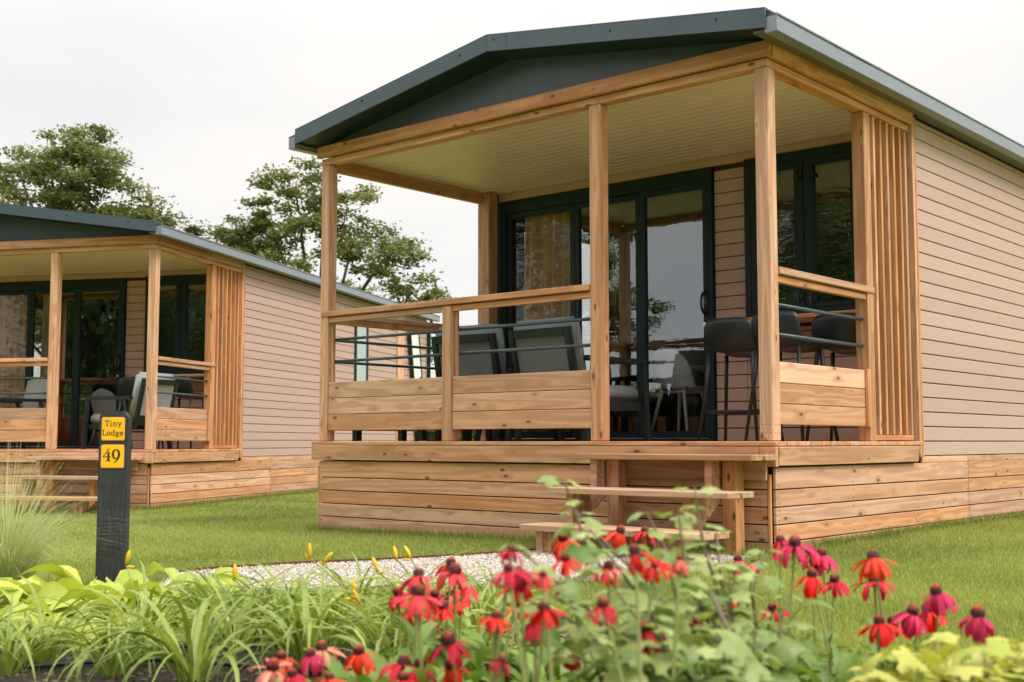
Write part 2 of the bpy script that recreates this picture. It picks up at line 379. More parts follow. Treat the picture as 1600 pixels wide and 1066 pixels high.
def sheet(name, poly, dz, mat, kind='structure', noise_amp=0.0):
    bm = bmesh.new(); vs = [bm.verts.new((x, y, 0)) for x, y in poly]; f = bm.faces.new(vs)
    bmesh.ops.triangulate(bm, faces=[f])
    for _ in range(3): bmesh.ops.subdivide_edges(bm, edges=[e for e in bm.edges if e.calc_length() > .5], cuts=1)
    bmesh.ops.triangulate(bm, faces=bm.faces)
    for v in bm.verts: v.co.z = gz(v.co.x, v.co.y) + dz + noise_amp * mnoise.noise(v.co * 3)
    bmesh.ops.recalc_face_normals(bm, faces=bm.faces)
    for f in bm.faces:
        if f.normal.z < 0: f.normal_flip()
    me = bpy.data.meshes.new(name); bm.to_mesh(me); bm.free(); me.materials.append(mat)
    return tag(link(bpy.data.objects.new(name, me)), kind=kind)
sheet('gravel_path', path_poly, .008, M['gravelbase'])
sheet('flower_bed_soil', bed_poly, .015, M['soil'], noise_amp=.006)
for nm, line in (('path_edging', path_far),):
    e = MB()
    for (x0, y0), (x1, y1) in zip(line[:-1], line[1:]):
        d = Vector((x1 - x0, y1 - y0, 0)); n = d.cross(Vector((0, 0, 1))).normalized() * .006
        z = gz(x0, y0)
        b0 = [Vector((x0, y0, 0)) - n, Vector((x1, y1, 0)) - n, Vector((x1, y1, 0)) + n, Vector((x0, y0, 0)) + n]
        k = len(e.v)
        e.v += [v + Vector((0, 0, z - .05)) for v in b0] + [v + Vector((0, 0, z + .032)) for v in b0]
        e.f += [[k, k + 3, k + 2, k + 1], [k + 4, k + 5, k + 6, k + 7], [k, k + 1, k + 5, k + 4], [k + 1, k + 2, k + 6, k + 5], [k + 2, k + 3, k + 7, k + 6], [k + 3, k, k + 4, k + 7]]
    tag(e.build(nm, M['corten']), 'thin rusty brown metal edging between lawn and gravel path', 'edging')
rng = np.random.default_rng(3)
# gravel stones
def scatter(n, box_, polys_in, polys_out=()):
    P = np.column_stack([rng.uniform(box_[0], box_[1], n), rng.uniform(box_[2], box_[3], n)])
    k = inpoly(P, polys_in) if polys_in else np.ones(n, bool)
    for p in polys_out: k &= ~inpoly(P, p)
    return P[k]
P = scatter(120000, (-3.2, 1.5, 5.1, 7.9), path_poly)
oct_ = np.array([[1, 0, 0], [0, 1, 0], [-1, 0, 0], [0, -1, 0], [0, 0, 1], [0, 0, -1]], float)
of = [(0, 1, 4), (1, 2, 4), (2, 3, 4), (3, 0, 4)]
n = len(P); s = rng.uniform(.004, .009, n); ang = rng.uniform(0, 6.28, n)
J = oct_[None] * rng.uniform(.6, 1.25, (n, 6, 3)); J[:, :, 2] *= .75
J[:, :, 0] += rng.uniform(-.25, .25, (n, 6)); J *= s[:, None, None]
ca, sa = np.cos(ang)[:, None], np.sin(ang)[:, None]
X = J[:, :, 0] * ca - J[:, :, 1] * sa + P[:, :1]; Y = J[:, :, 0] * sa + J[:, :, 1] * ca + P[:, 1:]
Z = J[:, :, 2] + (gz_np(P[:, 0], P[:, 1]) + .010 + rng.uniform(0, .010, n))[:, None]
W3 = np.stack([X, Y, Z], 2)
tri = np.stack([W3[:, list(f)] for f in of], 1).reshape(-1, 3)
tag(big_mesh('gravel', tri, 3, M['gravel'], colors=np.repeat(rng.uniform(0, 1, n), 12)), 'pale crushed stone gravel covering the path', 'gravel', kind='stuff')

# lodge frames in the world (origin: front right deck corner, deck level)
LA = dict(x=1.5698, y=7.3449, z=EYE + .0031, yaw=-.7131)
LB = dict(x=-4.0771, y=13.8647, z=EYE - .0907, yaw=-.2467)
def lw(Lo, x, y, z=0):
    c, s_ = math.cos(Lo['yaw']), math.sin(Lo['yaw']); return (Lo['x'] + c * x - s_ * y, Lo['y'] + s_ * x + c * y, Lo['z'] + z)
footA = [lw(LA, *p)[:2] for p in ((0, 0), (0, 10), (-4.18, 10), (-4.18, 0))]
footB = [lw(LB, *p)[:2] for p in ((0, 0), (0, 10), (-4.18, 10), (-4.18, 0))]
# grass blades
def grass_blades(P, h, w, lean, tone):
    n = len(P); a = rng.uniform(0, 6.28, n); ww = w * rng.uniform(.7, 1.3, n); hh = h * rng.uniform(.55, 1.25, n)
    d = rng.uniform(0, 6.28, n); ln = hh * lean * rng.uniform(.1, 1, n); z0 = gz_np(P[:, 0], P[:, 1])
    A = np.column_stack([P[:, 0] - np.cos(a) * ww, P[:, 1] - np.sin(a) * ww, z0]); B = np.column_stack([P[:, 0] + np.cos(a) * ww, P[:, 1] + np.sin(a) * ww, z0])
    C = np.column_stack([P[:, 0] + np.cos(d) * ln, P[:, 1] + np.sin(d) * ln, z0 + hh])
    return np.stack([A, B, C], 1).reshape(-1, 3), np.repeat(tone, 3)
def lawn_points(n, y0, y1):
    # density falls off with distance from the path (level of detail)
    y = y0 * (y1 / y0) ** rng.uniform(0, 1, n); x = rng.uniform(-.47, .47, n) * y * 1.02
    P = np.column_stack([x, y]); k = np.ones(n, bool)
    for p in (path_poly, bed_poly, footA, footB): k &= ~inpoly(P, p)
    return P[k]
P = lawn_points(820000, 3.0, 24)
tone = np.clip(.5 + .22 * np.sin(P[:, 0] * 2.1 + np.sin(P[:, 1] * 1.3) * 2) * np.sin(P[:, 1] * 1.7 + P[:, 0]) + rng.normal(0, .22, len(P)), 0, 1)
V, T = grass_blades(P, .027, .0019, 1.0, tone)
V[2::3, 2] += 0; sc_ = 1 + np.repeat(np.clip((P[:, 1] - 7) / 12, 0, 1.2), 3)
ctr = np.repeat(P, 3, 0); V[:, :2] = ctr + (V[:, :2] - ctr) * sc_[:, None]
# longer tufts along walls
edge = []
for Lo, segs in ((LA, (((-4.2, -.03), (.05, -.03)), ((.04, -.05), (.04, 10)))), (LB, (((-4.2, -.03), (.05, -.03)), ((.04, -.05), (.04, 10))))):
    for a, b in segs:
        m_ = int(math.dist(a, b) * 700); t_ = rng.uniform(0, 1, m_); w_ = rng.exponential(.035, m_)
        for tt, dd in zip(t_, w_):
            x = a[0] + (b[0] - a[0]) * tt; y = a[1] + (b[1] - a[1]) * tt
            if a[0] == b[0]: x += dd
            else: y -= dd
            q = lw(Lo, x, y); edge.append(q[:2])
edge = np.array(edge); edge = edge[~inpoly(edge, path_poly)]
V2, T2 = grass_blades(edge, .062, .003, .7, np.clip(rng.normal(.3, .2, len(edge)), 0, 1))
pe = np.array(path_far); pts = []
for (x0, y0), (x1, y1) in zip(pe[:-1], pe[1:]):
    for _ in range(90):
        t_ = rng.uniform(); pts.append((x0 + (x1 - x0) * t_ + rng.normal(0, .01), y0 + (y1 - y0) * t_ + .02 + rng.exponential(.03)))
pn = np.array(path_near)
for (x0, y0), (x1, y1) in zip(pn[:-1], pn[1:]):
    for _ in range(60):
        t_ = rng.uniform(); pts.append((x0 + (x1 - x0) * t_ + rng.normal(0, .02), y0 + (y1 - y0) * t_ - rng.exponential(.03) + .02))
pts = np.array(pts); V3, T3 = grass_blades(pts, .05, .003, .9, np.clip(rng.normal(.5, .2, len(pts)), 0, 1))
tag(big_mesh('grass', np.concatenate([V, V2, V3]), 3, M['grass'], colors=np.concatenate([T, T2, T3])), 'short mown green grass of the lawn around the lodges', 'grass', kind='stuff')

# ------------------------------------------------------------------ the lodge
PW = .095; W = 4.183; D = 2.137; H = 2.30
def make_lodge():
    r = empty('lodge', (0, 0, 0))
    wd, w2 = M['wood'], M['wood2']
    # posts
    for x in (-PW, -1.282 - PW, -W):
        box('post', x, x + PW, 0, PW, 0, H, wd, r, .006)
    box('post', -2.775, -2.68, 0.0, PW, 0, 1.015, wd, r, .005)
    box('post', -W - .02, -W + PW + .03, D - .18, D - .055, 0, 2.37, wd, r, .005)
    box('post', -PW, 0, 1.352, 1.447, 0, H, wd, r, .005)
    for x in (-PW, -1.282 - PW, -W, -2.775): box('post_foot', x + .015, x + PW - .015, .012, .08, -.002, .004, M['black'], r, 0)
    # slat screen
    for i in range(6):
        y = 1.53 + i * .1125
        if i == 5: y -= .02
        box('slat', -.085, -.012, y, y + .028, .045, H, wd, r, .003)
    box('bottom_rail', -.09, -.005, 1.45, 2.09, .005, .043, wd, r)
    box('corner_trim', -.10, .022, 2.128, 2.168, -.118, 2.452, wd, r)
    box('corner_trim', .002, .024, 2.172, 2.20, -.118, 2.42, wd, r)
    # front and side beams
    box('beam', -3.87, .034, -.045, -.004, 2.357, 2.452, wd, r, .004)
    box('beam', -W - .012, -3.873, -.045, -.004, 2.357, 2.452, wd, r, .004)
    box('beam', -W, -.003, 0, PW, 2.303, 2.353, wd, r, .003)
    box('side_beam', .002, .04, 0.0, 1.12, 2.352, 2.468, wd, r, .004)
    box('side_beam', .002, .04, 1.123, 2.125, 2.352, 2.468, wd, r, .004)
    box('side_beam', -PW, -.001, PW + .003, 2.125, 2.303, 2.349, wd, r, .003)
    box('side_beam', -W, -W + .05, PW + .003, D - .185, 2.262, 2.372, wd, r, .003)
    # ceiling boards
    k = 0; y = .01
    while y < D - .02:
        box('ceiling_board', -W + .052, -PW - .002, y + .003, y + .096, 2.373, 2.383, M['cream'], r, .003); box('ceiling_joint', -W + .054, -PW - .004, y + .0965, y + .1025, 2.3705, 2.382, M['litgroove'], r, 0); y += .101
    box('ceiling_batten', -W, .0, .0, D, 2.386, 2.40, M['litgroove'], r, 0)
    # railing
    for x0, x1 in ((-W + .0, -1.282 - PW - .003),):
        box('handrail', x0 + .02, x1, -.012, .072, 1.022, 1.066, wd, r, .005)
        box('subrail', x0 + PW + .003, -2.778, .012, .05, .972, 1.014, wd, r, .003)
        box('subrail', -2.677, x1, .012, .05, .972, 1.014, wd, r, .003)
    def rails(x0, x1):
        for i, z in enumerate((.087, .2205, .352)):
            box('rail_board', x0 + .004, x1 - .004, .014, .036, z, z + (.130, .128, .129)[i], w2, r, .004)
        for x in (x0 + .003, x1 - .028): box('batten', x, x + .025, .038, .062, .087, .97, wd, r)
        for z in (.655, .835):
            m = MB(); m.tube([(x0, .07, z), (x1, .07, z)], .0125, 10); m.build('rail_tube', M['railmetal'], r, True)
    rails(-W + PW, -2.775); rails(-2.68, -1.282 - PW)
    # right side railing
    box('handrail', -.072, .012, PW + .003, 1.445, 1.022, 1.066, wd, r, .005)
    box('subrail', -.05, -.012, PW + .003, 1.35, .972, 1.014, wd, r, .003)
    for i, z in enumerate((.100, .228, .356)):
        box('rail_board', -.036, -.012, PW + .004, 1.349, z, z + (.125, .124, .128)[i], w2, r, .004)
    box('batten', -.010, .012, 1.30, 1.349, .095, .49, wd, r)
    for z in (.655, .84):
        m = MB(); m.tube([(-.05, PW, z), (-.05, 1.352, z)], .0125, 10); m.build('rail_tube', M['railmetal'], r, True)
    # left side railing
    box('handrail', -W, -W + .084, PW + .003, D - .185, 1.022, 1.066, wd, r, .005)
    box('subrail', -W + .03, -W + .07, PW + .003, D - .185, .972, 1.014, wd, r, .003)
    for i, z in enumerate((.087, .2205, .352)):
        box('rail_board', -W + .03, -W + .052, PW + .004, D - .19, z, z + (.130, .128, .129)[i], w2, r, .004)
    for z in (.655, .835):
        m = MB(); m.tube([(-W + .07, PW, z), (-W + .07, D - .18, z)], .0125, 10); m.build('rail_tube', M['railmetal'], r, True)
    # deck
    y = -.04; i = 0
    while y < D - .01:
        box('deck_board', -W - .04, .042 if i else .034, y, min(y + .138, D - .005), -.030, -.002, wd, r, .004); y += .1425; i += 1
    box('apron_board', -W - .04, -.075, -.04, -.012, -.150, -.0335, w2, r, .003)
    box('apron_board', -.072, .036, -.043, -.012, -.154, -.0335, wd, r, .003)
    ap = box('apron_board', .010, .038, -.008, 2.06, -.148, -.0335, w2, r, .004); ap.rotation_euler = (R(6), 0, math.pi / 2); ap.location.x += .006
    box('joist_frame', -W, -.01, .03, D, -.15, -.0335, M['groove'], r, 0)
    # plinth boards front and sides
    zs = [(-.288, -.160), (-.393, -.295), (-.498, -.400), (-.603, -.505), (-.708, -.610), (-.8, -.715)]
    for i, (a, b) in enumerate(zs):
        box('plinth_board', -W + .022, -.05, -.004, .016, a, b, w2, r, .003)
        for (y0, y1) in ((.012, 3.102), (3.108, 6.6), (6.606, 10)):
            box('plinth_board', -.018, .003 + (.002 if y0 > 3 else 0), y0, y1, a, b if i else (b + (.0 if y0 < 1 else 0)), w2, r, .003)
        box('plinth_board', -W, -W + .02, .01, 10, a, b, w2, r, .003)
    for (y0, y1) in ((2.21, 3.102), (3.108, 6.6), (6.606, 10)): box('plinth_board', -.018, .003, y0, y1, -.158, -.112, w2, r, .002)
    box('corner_batten', -.045, -.024, -.006, .012, -.8, -.20, wd, r)
    box('corner_batten', -W + .002, -W + .02, -.006, .008, -.8, -.20, wd, r)
    box('plinth_core', -W + .03, -.03, .03, 9.97, -.85, -.155, M['groove'], r, 0)
    # siding: right wall
    def siding(fixed, lo, hi, z0, z1, facing, first=0.0):
        z = z0
        while z < z1 - .02:
            t_ = min(z + .1015, z1)
            if facing == 'R': box('siding_board', -.016, .003, lo, hi, z, t_, M['siding'], r, .004)
            elif facing == 'F': box('siding_board', lo, hi, D - .002, D + .014, z, t_, M['siding'], r, .004)
            elif facing == 'L': box('siding_board', -W - .003, -W + .016, lo, hi, z, t_, M['siding'], r, .004)
            elif facing == 'B': box('siding_board', lo, hi, 9.985, 10.003, z, t_, M['siding'], r, .004)
            z += .1085
    siding(0, 2.205, 4.77, -.106, 2.42, 'R'); siding(0, 4.785, 8.2, -.106, 2.42, 'R'); siding(0, 8.56, 9.99, -.106, 2.42, 'R')
    box('joint_trim', -.01, .006, 4.772, 4.783, -.106, 2.42, M['siding'], r, .002)
    box('wall_trim', -.01, .02, 8.205, 8.25, -.106, 2.42, wd, r); box('wall_trim', -.01, .02, 8.255, 8.55, -.106, 2.42, w2, r)
    siding(0, D, 2.44, -.106, 2.42, 'L'); siding(0, 3.96, 9.99, -.106, 2.42, 'L'); siding(0, 2.442, 3.958, -.106, .50, 'L'); siding(0, -W + .02, -.02, -.106, 2.42, 'B')
    # porch back wall
    siding(0, -1.690, -1.400, -.0, 2.25, 'F'); siding(0, -1.398, -.33, 0.0, .90, 'F'); siding(0, -.325, -.10, 0.0, 2.25, 'F')
    box('siding_board', -W + .1, -.1, D - .012, D + .014, 2.293, 2.366, M['siding'], r, .003)
    # walls core with openings (a shell of slabs)
    wl = MB()
    wl.box(-.10, -.02, D + .02, 9.98, -.14, 2.44); wl.box(-W + .02, -W + .10, D + .02, 2.44, -.14, 2.44); wl.box(-W + .02, -W + .10, 3.96, 9.98, -.14, 2.44); wl.box(-W + .02, -W + .10, 2.44, 3.96, -.14, .50); wl.box(-W + .02, -W + .10, 2.44, 3.96, 2.15, 2.44); wl.box(-W + .1, -.1, 9.9, 9.98, -.14, 2.44)
    wl.box(-1.695, -1.395, D + .016, D + .09, -.02, 2.44); wl.box(-1.395, -.10, D + .016, D + .09, -.02, .975)
    wl.box(-.33, -.10, D + .017, D + .089, .98, 2.3); wl.box(-W + .1, -.1, D + .016, D + .09, 2.30, 2.44); wl.box(-W + .1, -4.055, D + .017, D + .089, -.02, 2.30)
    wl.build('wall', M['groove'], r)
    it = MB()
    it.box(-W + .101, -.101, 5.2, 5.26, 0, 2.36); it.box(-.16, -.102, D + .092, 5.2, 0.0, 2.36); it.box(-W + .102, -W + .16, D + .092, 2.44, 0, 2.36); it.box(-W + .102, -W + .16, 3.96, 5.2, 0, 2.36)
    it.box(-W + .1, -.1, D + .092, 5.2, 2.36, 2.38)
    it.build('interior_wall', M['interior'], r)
    box('interior_floor', -W + .1, -.1, D + .09, 5.2, -.02, 0.0, M['infloor'], r, 0)
    # sliding door
    x0, x1 = -4.053, -1.696; dk = M['dark']; f = MB(); yf = D - .03
    f.box(x0, x1, yf, D + .07, 2.17, 2.282, bev=.004); f.box(x0, x0 + .075, yf, D + .07, 0, 2.17, bev=.004); f.box(x1 - .04, x1, yf, D + .07, 0, 2.17, bev=.004)
    f.box(x0 + .075, x1 - .04, yf, D + .07, 0, .035)
    door = f.build('sliding_door', dk, r)
    def sash(a, b, yy, gm, wl_=.06, wr=.06, top=2.115, bot=.085):
        s_ = MB(); s_.box(a, a + wl_, yy, yy + .045, .037, 2.168, bev=.003); s_.box(b - wr, b, yy, yy + .045, .037, 2.168, bev=.003)
        s_.box(a + wl_, b - wr, yy, yy + .045, top, 2.168, bev=.003); s_.box(a + wl_, b - wr, yy, yy + .045, .037, bot, bev=.003)
        s_.build('sash', dk, door)
        g = meshobj('glass_pane', [(a + wl_ - .003, yy + .022, bot - .003), (b - wr + .003, yy + .022, bot - .003), (b - wr + .003, yy + .022, top + .003), (a + wl_ - .003, yy + .022, top + .003)], [(0, 1, 2, 3)], gm, door)
        sol = g.modifiers.new('thickness', 'SOLIDIFY'); sol.thickness = .0  # single sheet keeps the pane clear
        g.modifiers.remove(sol)
    sash(-3.978, -3.165, D + .0, M['glasswavy'], .045, .06)
    sash(-3.163, -2.425, D + .0, M['glass'], .045, .07)
    sash(-2.443, -1.737, D - .048 + .02, M['glass'], .07, .055)
    h = MB(); h.tube([(-1.765, D - .03, 1.24), (-1.765, D - .075, 1.225), (-1.765, D - .098, 1.19), (-1.765, D - .105, 1.145), (-1.765, D - .098, 1.10), (-1.765, D - .075, 1.065), (-1.765, D - .03, 1.05)], .011, 8)
    h.box(-1.778, -1.752, D - .034, D - .027, 1.03, 1.26); h.build('door_handle', M['black'], door, True, False)
    kx = MB(); kx.tube([(-1.765, D - .03, .965), (-1.765, D - .055, .965)], .019, 12); kx.build('door_lock', M['chrome'], door)
    box('door_sill', x0 - .01, x1 + .01, D - .06, D - .031, 0.0, .02, M['dark'], r, .002)
    box('door_track', x0 + .1, x1 - .05, D - .058, D - .034, .0205, .027, M['chrome'], r, .001)
    # window
    f = MB(); x0, x1 = -1.393, -.335
    f.box(x0, x1, yf, D + .07, 2.225, 2.300, bev=.004); f.box(x0, x1, yf, D + .07, .98, 1.035, bev=.004); f.box(x0, x0 + .06, yf, D + .07, 1.035, 2.225, bev=.004); f.box(x1 - .05, x1, yf, D + .07, 1.035, 2.225, bev=.004)
    win = f.build('window', dk, r)
    for a, b in ((-1.332, -.861), (-.857, -.386)):
        s_ = MB(); yy = D - .035
        s_.box(a, a + .08, yy, yy + .05, 1.037, 2.223, bev=.003); s_.box(b - .08, b, yy, yy + .05, 1.037, 2.223, bev=.003)
        s_.box(a + .08, b - .08, yy, yy + .05, 2.165, 2.223, bev=.003); s_.box(a + .08, b - .08, yy, yy + .05, 1.037, 1.075, bev=.003)
        s_.build('sash', dk, win)
        meshobj('glass_pane', [(a + .078, yy + .03, 1.072), (b - .078, yy + .03, 1.072), (b - .078, yy + .03, 2.168), (a + .078, yy + .03, 2.168)], [(0, 1, 2, 3)], M['glasswin'], win)
    for x, z in ((-.91, 1.13), (-.80, 1.11), (-.42, 1.75), (-.90, 2.10), (-.80, 2.09)):
        h = MB(); h.box(x - .035, x + .035, D - .052, D - .034, z - .02, z + .02, bev=.003); h.tube([(x, D - .055, z - .05), (x, D - .055, z + .05)], .007, 8); h.build('hinge', M['black'], win)
    # bar shelf
    box('bar_shelf', -1.39, -.14, D - .37, D - .035, .925, .958, wd, r, .004)
    for x in (-1.2, -.35):
        m = MB(); m.prism([(D - .035, .92), (D - .035, .70), (D - .06, .70), (D - .30, .90), (D - .30, .92)], x, x + .03); m.build('shelf_bracket', M['black'], r)
    # roof
    ridge = (-2.09, 2.885); eR = (.205, 2.545); eL = (-W - .13, 2.545)
    rm = M['roofmetal']; y0, y1 = -.25, 10.15
    for (xa, za), (xb, zb) in ((ridge, eR), (eL, ridge)):
        m = MB(); m.prism([(xa, za - .02), (xb, zb - .02), (xb, zb - .045), (xa, za - .045)], y0 + .01, y1, axis=1); m.build('roof_panel', rm, r)
        # standing ribs of the sheets
        n_ = 26
        for i in range(n_):
            yy = y0 + .2 + i * .4
            m = MB(); m.prism([(xa, za - .0172), (xb, zb - .0172), (xb, zb - .0195), (xa, za - .0195)], yy, yy + .045, axis=1); m.build('roof_rib', rm, r)
    # rake fascias: a folded flashing that stands proud of the gable
    for (xa, za), (xb, zb), e in ((ridge, (.135, 2.556), 0), ((-W - .035, 2.556), ridge, 0)):
        m = MB(); m.prism([(xa + (.0015 if xa == ridge[0] else 0), za), (xb - (.0015 if xb == ridge[0] else 0), zb), (xb - (.0015 if xb == ridge[0] else .0), zb - .112), (xa + (.0015 if xa == ridge[0] else 0), za - .112)], y0 - .014, y0, axis=1); m.build('rake_flashing', rm, r)
        m = MB(); m.prism([(xa, za + .012), (xb, zb + .012), (xb, zb + .001), (xa, za + .001)], y0 - .014, y0 + .16, axis=1); m.build('rake_flashing', rm, r)
        m = MB(); m.prism([(xa, za - .105), (xb, zb - .105), (xb, zb - .112), (xa, za - .112)], y0 + .001, -.001, axis=1); m.build('soffit_panel', M['dark'], r)
    for x, z in ((-2.35, 2.80), (-2.02, 2.845), (-1.0, 2.68), (-3.4, 2.66), (-.2, 2.57)):
        m = MB(); m.tube([(x, y0 - .014, z), (x, y0 - .019, z)], .008, 8); m.build('screw', M['black'], r)
    m = MB(); m.prism([(-1.925, 2.93 - .075), (-1.90, 2.93 - .079), (-1.90, 2.745), (-1.925, 2.749)], y0 - .017, y0 - .0145, axis=1); m.build('flashing_joint', rm, r)
    # gable sheet in two pieces
    m = MB(); m.prism([(-W, 2.454), (-2.092, 2.454), (-2.092, 2.80), (-W, 2.487)], .0, .03, axis=1); m.build('gable_panel', M['gable'], r)
    m = MB(); m.prism([(-2.088, 2.454), (.0, 2.454), (.0, 2.487), (-2.088, 2.80)], -.003, .03, axis=1); m.build('gable_panel', M['gable'], r)
    # gutters
    for sx, xo, xi in ((1, .205, .125), (-1, -W - .13, -W - .05)):
        a, b = sorted((xo, xi)); g = MB()
        xw = xo - sx * .003
        a2, b2 = sorted((xo, xw)); g.box(a2, b2, y0, y1, 2.418, 2.512)
        a3, b3 = sorted((xo + sx * .006, xo - sx * .006)); g.box(a3, b3, y0, y1, 2.513, 2.522)
        a4, b4 = sorted((xi, xi + sx * .003)); g.box(a4, b4, y0, y1, 2.418, 2.505)
        g.box(min(xo, xi) + .004, max(xo, xi) - .004, y0, y1, 2.414, 2.4175); g.box(min(xo, xi) + .004, max(xo, xi) - .004, y0, y0 + .003, 2.419, 2.510); g.box(min(xo, xi) + .004, max(xo, xi) - .004, y1 - .003, y1, 2.419, 2.510)
        g.build('gutter', M['gutter'], r)
        sxa, sxb = (.043, .124) if sx > 0 else (-W - .049, -W - .005)
        box('soffit_panel', sxa, sxb, y0 + .01, y1 - .02, 2.43, 2.445, M['soffit'], r, 0)
    box('eaves_board', .0245, .042, 2.205, 10.0, 2.425, 2.4295, M['soffit'], r, 0)
    p = MB(); p.tube([(.10, 9.95, 2.41), (.045, 9.95, 2.30), (.045, 9.95, -.7)], .035, 10); p.build('downpipe', M['dark'], r, True)
    # flue on the roof
    p = MB(); p.tube([(-.8, 7.0, 2.55), (-.8, 7.0, 2.98)], .055, 14); p.tube([(-.8, 7.0, 3.0), (-.8, 7.0, 3.03)], .10, 14); p.tube([(-.8, 7.0, 3.03), (-.8, 7.0, 3.06)], [.10, .03], 14); p.build('flue', M['dark'], r)
    # side windows
    for ya, yb, za, zb in ((6.16, 6.74, .55, 2.05),):
        f = MB(); f.box(-.02, .03, ya, yb, zb - .05, zb, bev=.003); f.box(-.02, .03, ya, yb, za, za + .05, bev=.003); f.box(-.02, .03, ya, ya + .06, za + .05, zb - .05, bev=.003); f.box(-.02, .03, yb - .06, yb, za + .05, zb - .05, bev=.003)
        w_ = f.build('side_window', dk, r)
        meshobj('glass_pane', [(.015, ya + .05, za + .04), (.015, yb - .05, za + .04), (.015, yb - .05, zb - .04), (.015, ya + .05, zb - .04)], [(0, 1, 2, 3)], M['paleglass'], w_)
    f = MB(); f.box(-W - .01, -W + .06, 2.44, 3.96, 2.09, 2.15); f.box(-W - .01, -W + .06, 2.44, 3.96, .50, .56); f.box(-W - .01, -W + .06, 2.44, 2.50, .56, 2.09); f.box(-W - .01, -W + .06, 3.90, 3.96, .56, 2.09)  # unseen left window, added to let daylight onto the shell chair indoors
    w_ = f.build('side_window', dk, r)
    meshobj('glass_pane', [(-W + .02, 2.49, .55), (-W + .02, 3.91, .55), (-W + .02, 3.91, 2.10), (-W + .02, 2.49, 2.10)], [(0, 1, 2, 3)], M['glass'], w_)
    # screws at post bottoms
    sm_ = MB()
    for x in (-PW + .018, -PW + .045, -PW + .075, -1.282 - PW + .02, -1.282 - .02):
        for z in (.05, .1): sm_.tube([(x, .001, z), (x, -.0025, z)], .0028, 6)
    for y in (.02, .05, .08):
        for z in (.05, .1): sm_.tube([(0, y, z), (.0025, y, z)], .0028, 6)
    for (a_, b_) in zs[:4]:
        for z in (a_ + .022, b_ - .022):
            for x in (-.09, -1.05, -2.08, -3.1, -W + .05): sm_.tube([(x, -.003, z), (x, -.006, z)], .0032, 6)
            for y in (.045, 1.05, 2.1, 3.07, 3.14, 4.2): sm_.tube([(.002, y, z), (.0065, y, z)], .0032, 6)
    tag(sm_.build('screws', M['black'], r), kind='stuff')
    for z in (-.06, -.13):
        for x in (-.055, .02):
            m = MB(); m.tube([(x, -.043, z), (x, -.046, z)], .004, 6); m.build('screw', M['chrome'], r)
    return r
m_, t_, b_ = newmat('pale reflecting glass'); b_.inputs['Base Color'].default_value = (.33, .42, .42, 1); b_.inputs['Roughness'].default_value = .03; b_.inputs['Specular IOR Level'].default_value = 1.0; M['paleglass'] = m_
def seat_in(o, Lo): o.location = (Lo['x'], Lo['y'], Lo['z']); o.rotation_euler = (0, 0, Lo['yaw'])
lodge = make_lodge(); seat_in(lodge, LA)
tag(lodge, 'nearest lodge with open timber veranda and dark green gable roof', 'lodge', 'tiny lodges with timber verandas')
lodge_b = copy_tree(lodge); seat_in(lodge_b, LB)
lodge_b['label'] = 'second lodge standing behind the yellow numbered sign post'

def place(o, Lo, x, y, rz=0.0, z=0.0):
    q = lw(Lo, x, y, z); o.location = q; o.rotation_euler = (0, 0, Lo['yaw'] + rz)
# ------------------------------------------------------------------ steps
def make_steps():
    r = empty('wooden_steps'); t = M['tread']
    for (ya, yb, z) in ((-.32, -.055, -.08), (-.585, -.32, -.29), (-.87, -.60, -.505)):
        mid = ya + (yb - ya) * .52
        box('tread', -1.265, .03, ya, mid - .003, z - .036, z, t, r, .004); box('tread', -1.26, .045, mid + .003, yb, z - .036, z, t, r, .004)
    for x in (-1.19, -.33):
        m = MB(); m.prism([(-.06, -.118), (-.25, -.118), (-.25, -.328), (-.50, -.328), (-.50, -.543), (-.80, -.543), (-.80, -.70), (-.66, -.70), (-.06, -.30)], x, x + .05); m.build('stringer', M['wood'], r)
    for x in (-1.125, -.262): box('leg', x, x + .095, -.165, -.07, -.74, -.118, M['wood'], r, .004)
    box('ledger', -1.2, -.02, -.066, -.048, -.235, -.12, M['wood'], r, .003)
    box('leg', -1.16, -1.09, -.78, -.72, -.76, -.545, M['wood'], r, .003); box('leg', -.30, -.23, -.78, -.72, -.76, -.545, M['wood'], r, .003)
    return r
steps = make_steps(); tag(steps, 'wooden porch steps of three treads behind the red flowers', 'steps', 'wooden porch steps'); seat_in(steps, LA)
st2 = copy_tree(steps); st2['label'] = 'wooden porch steps half hidden behind the numbered sign post'
q = lw(LB, -.12, 0, 0); st2.location = q; st2.rotation_euler = (0, 0, LB['yaw'])

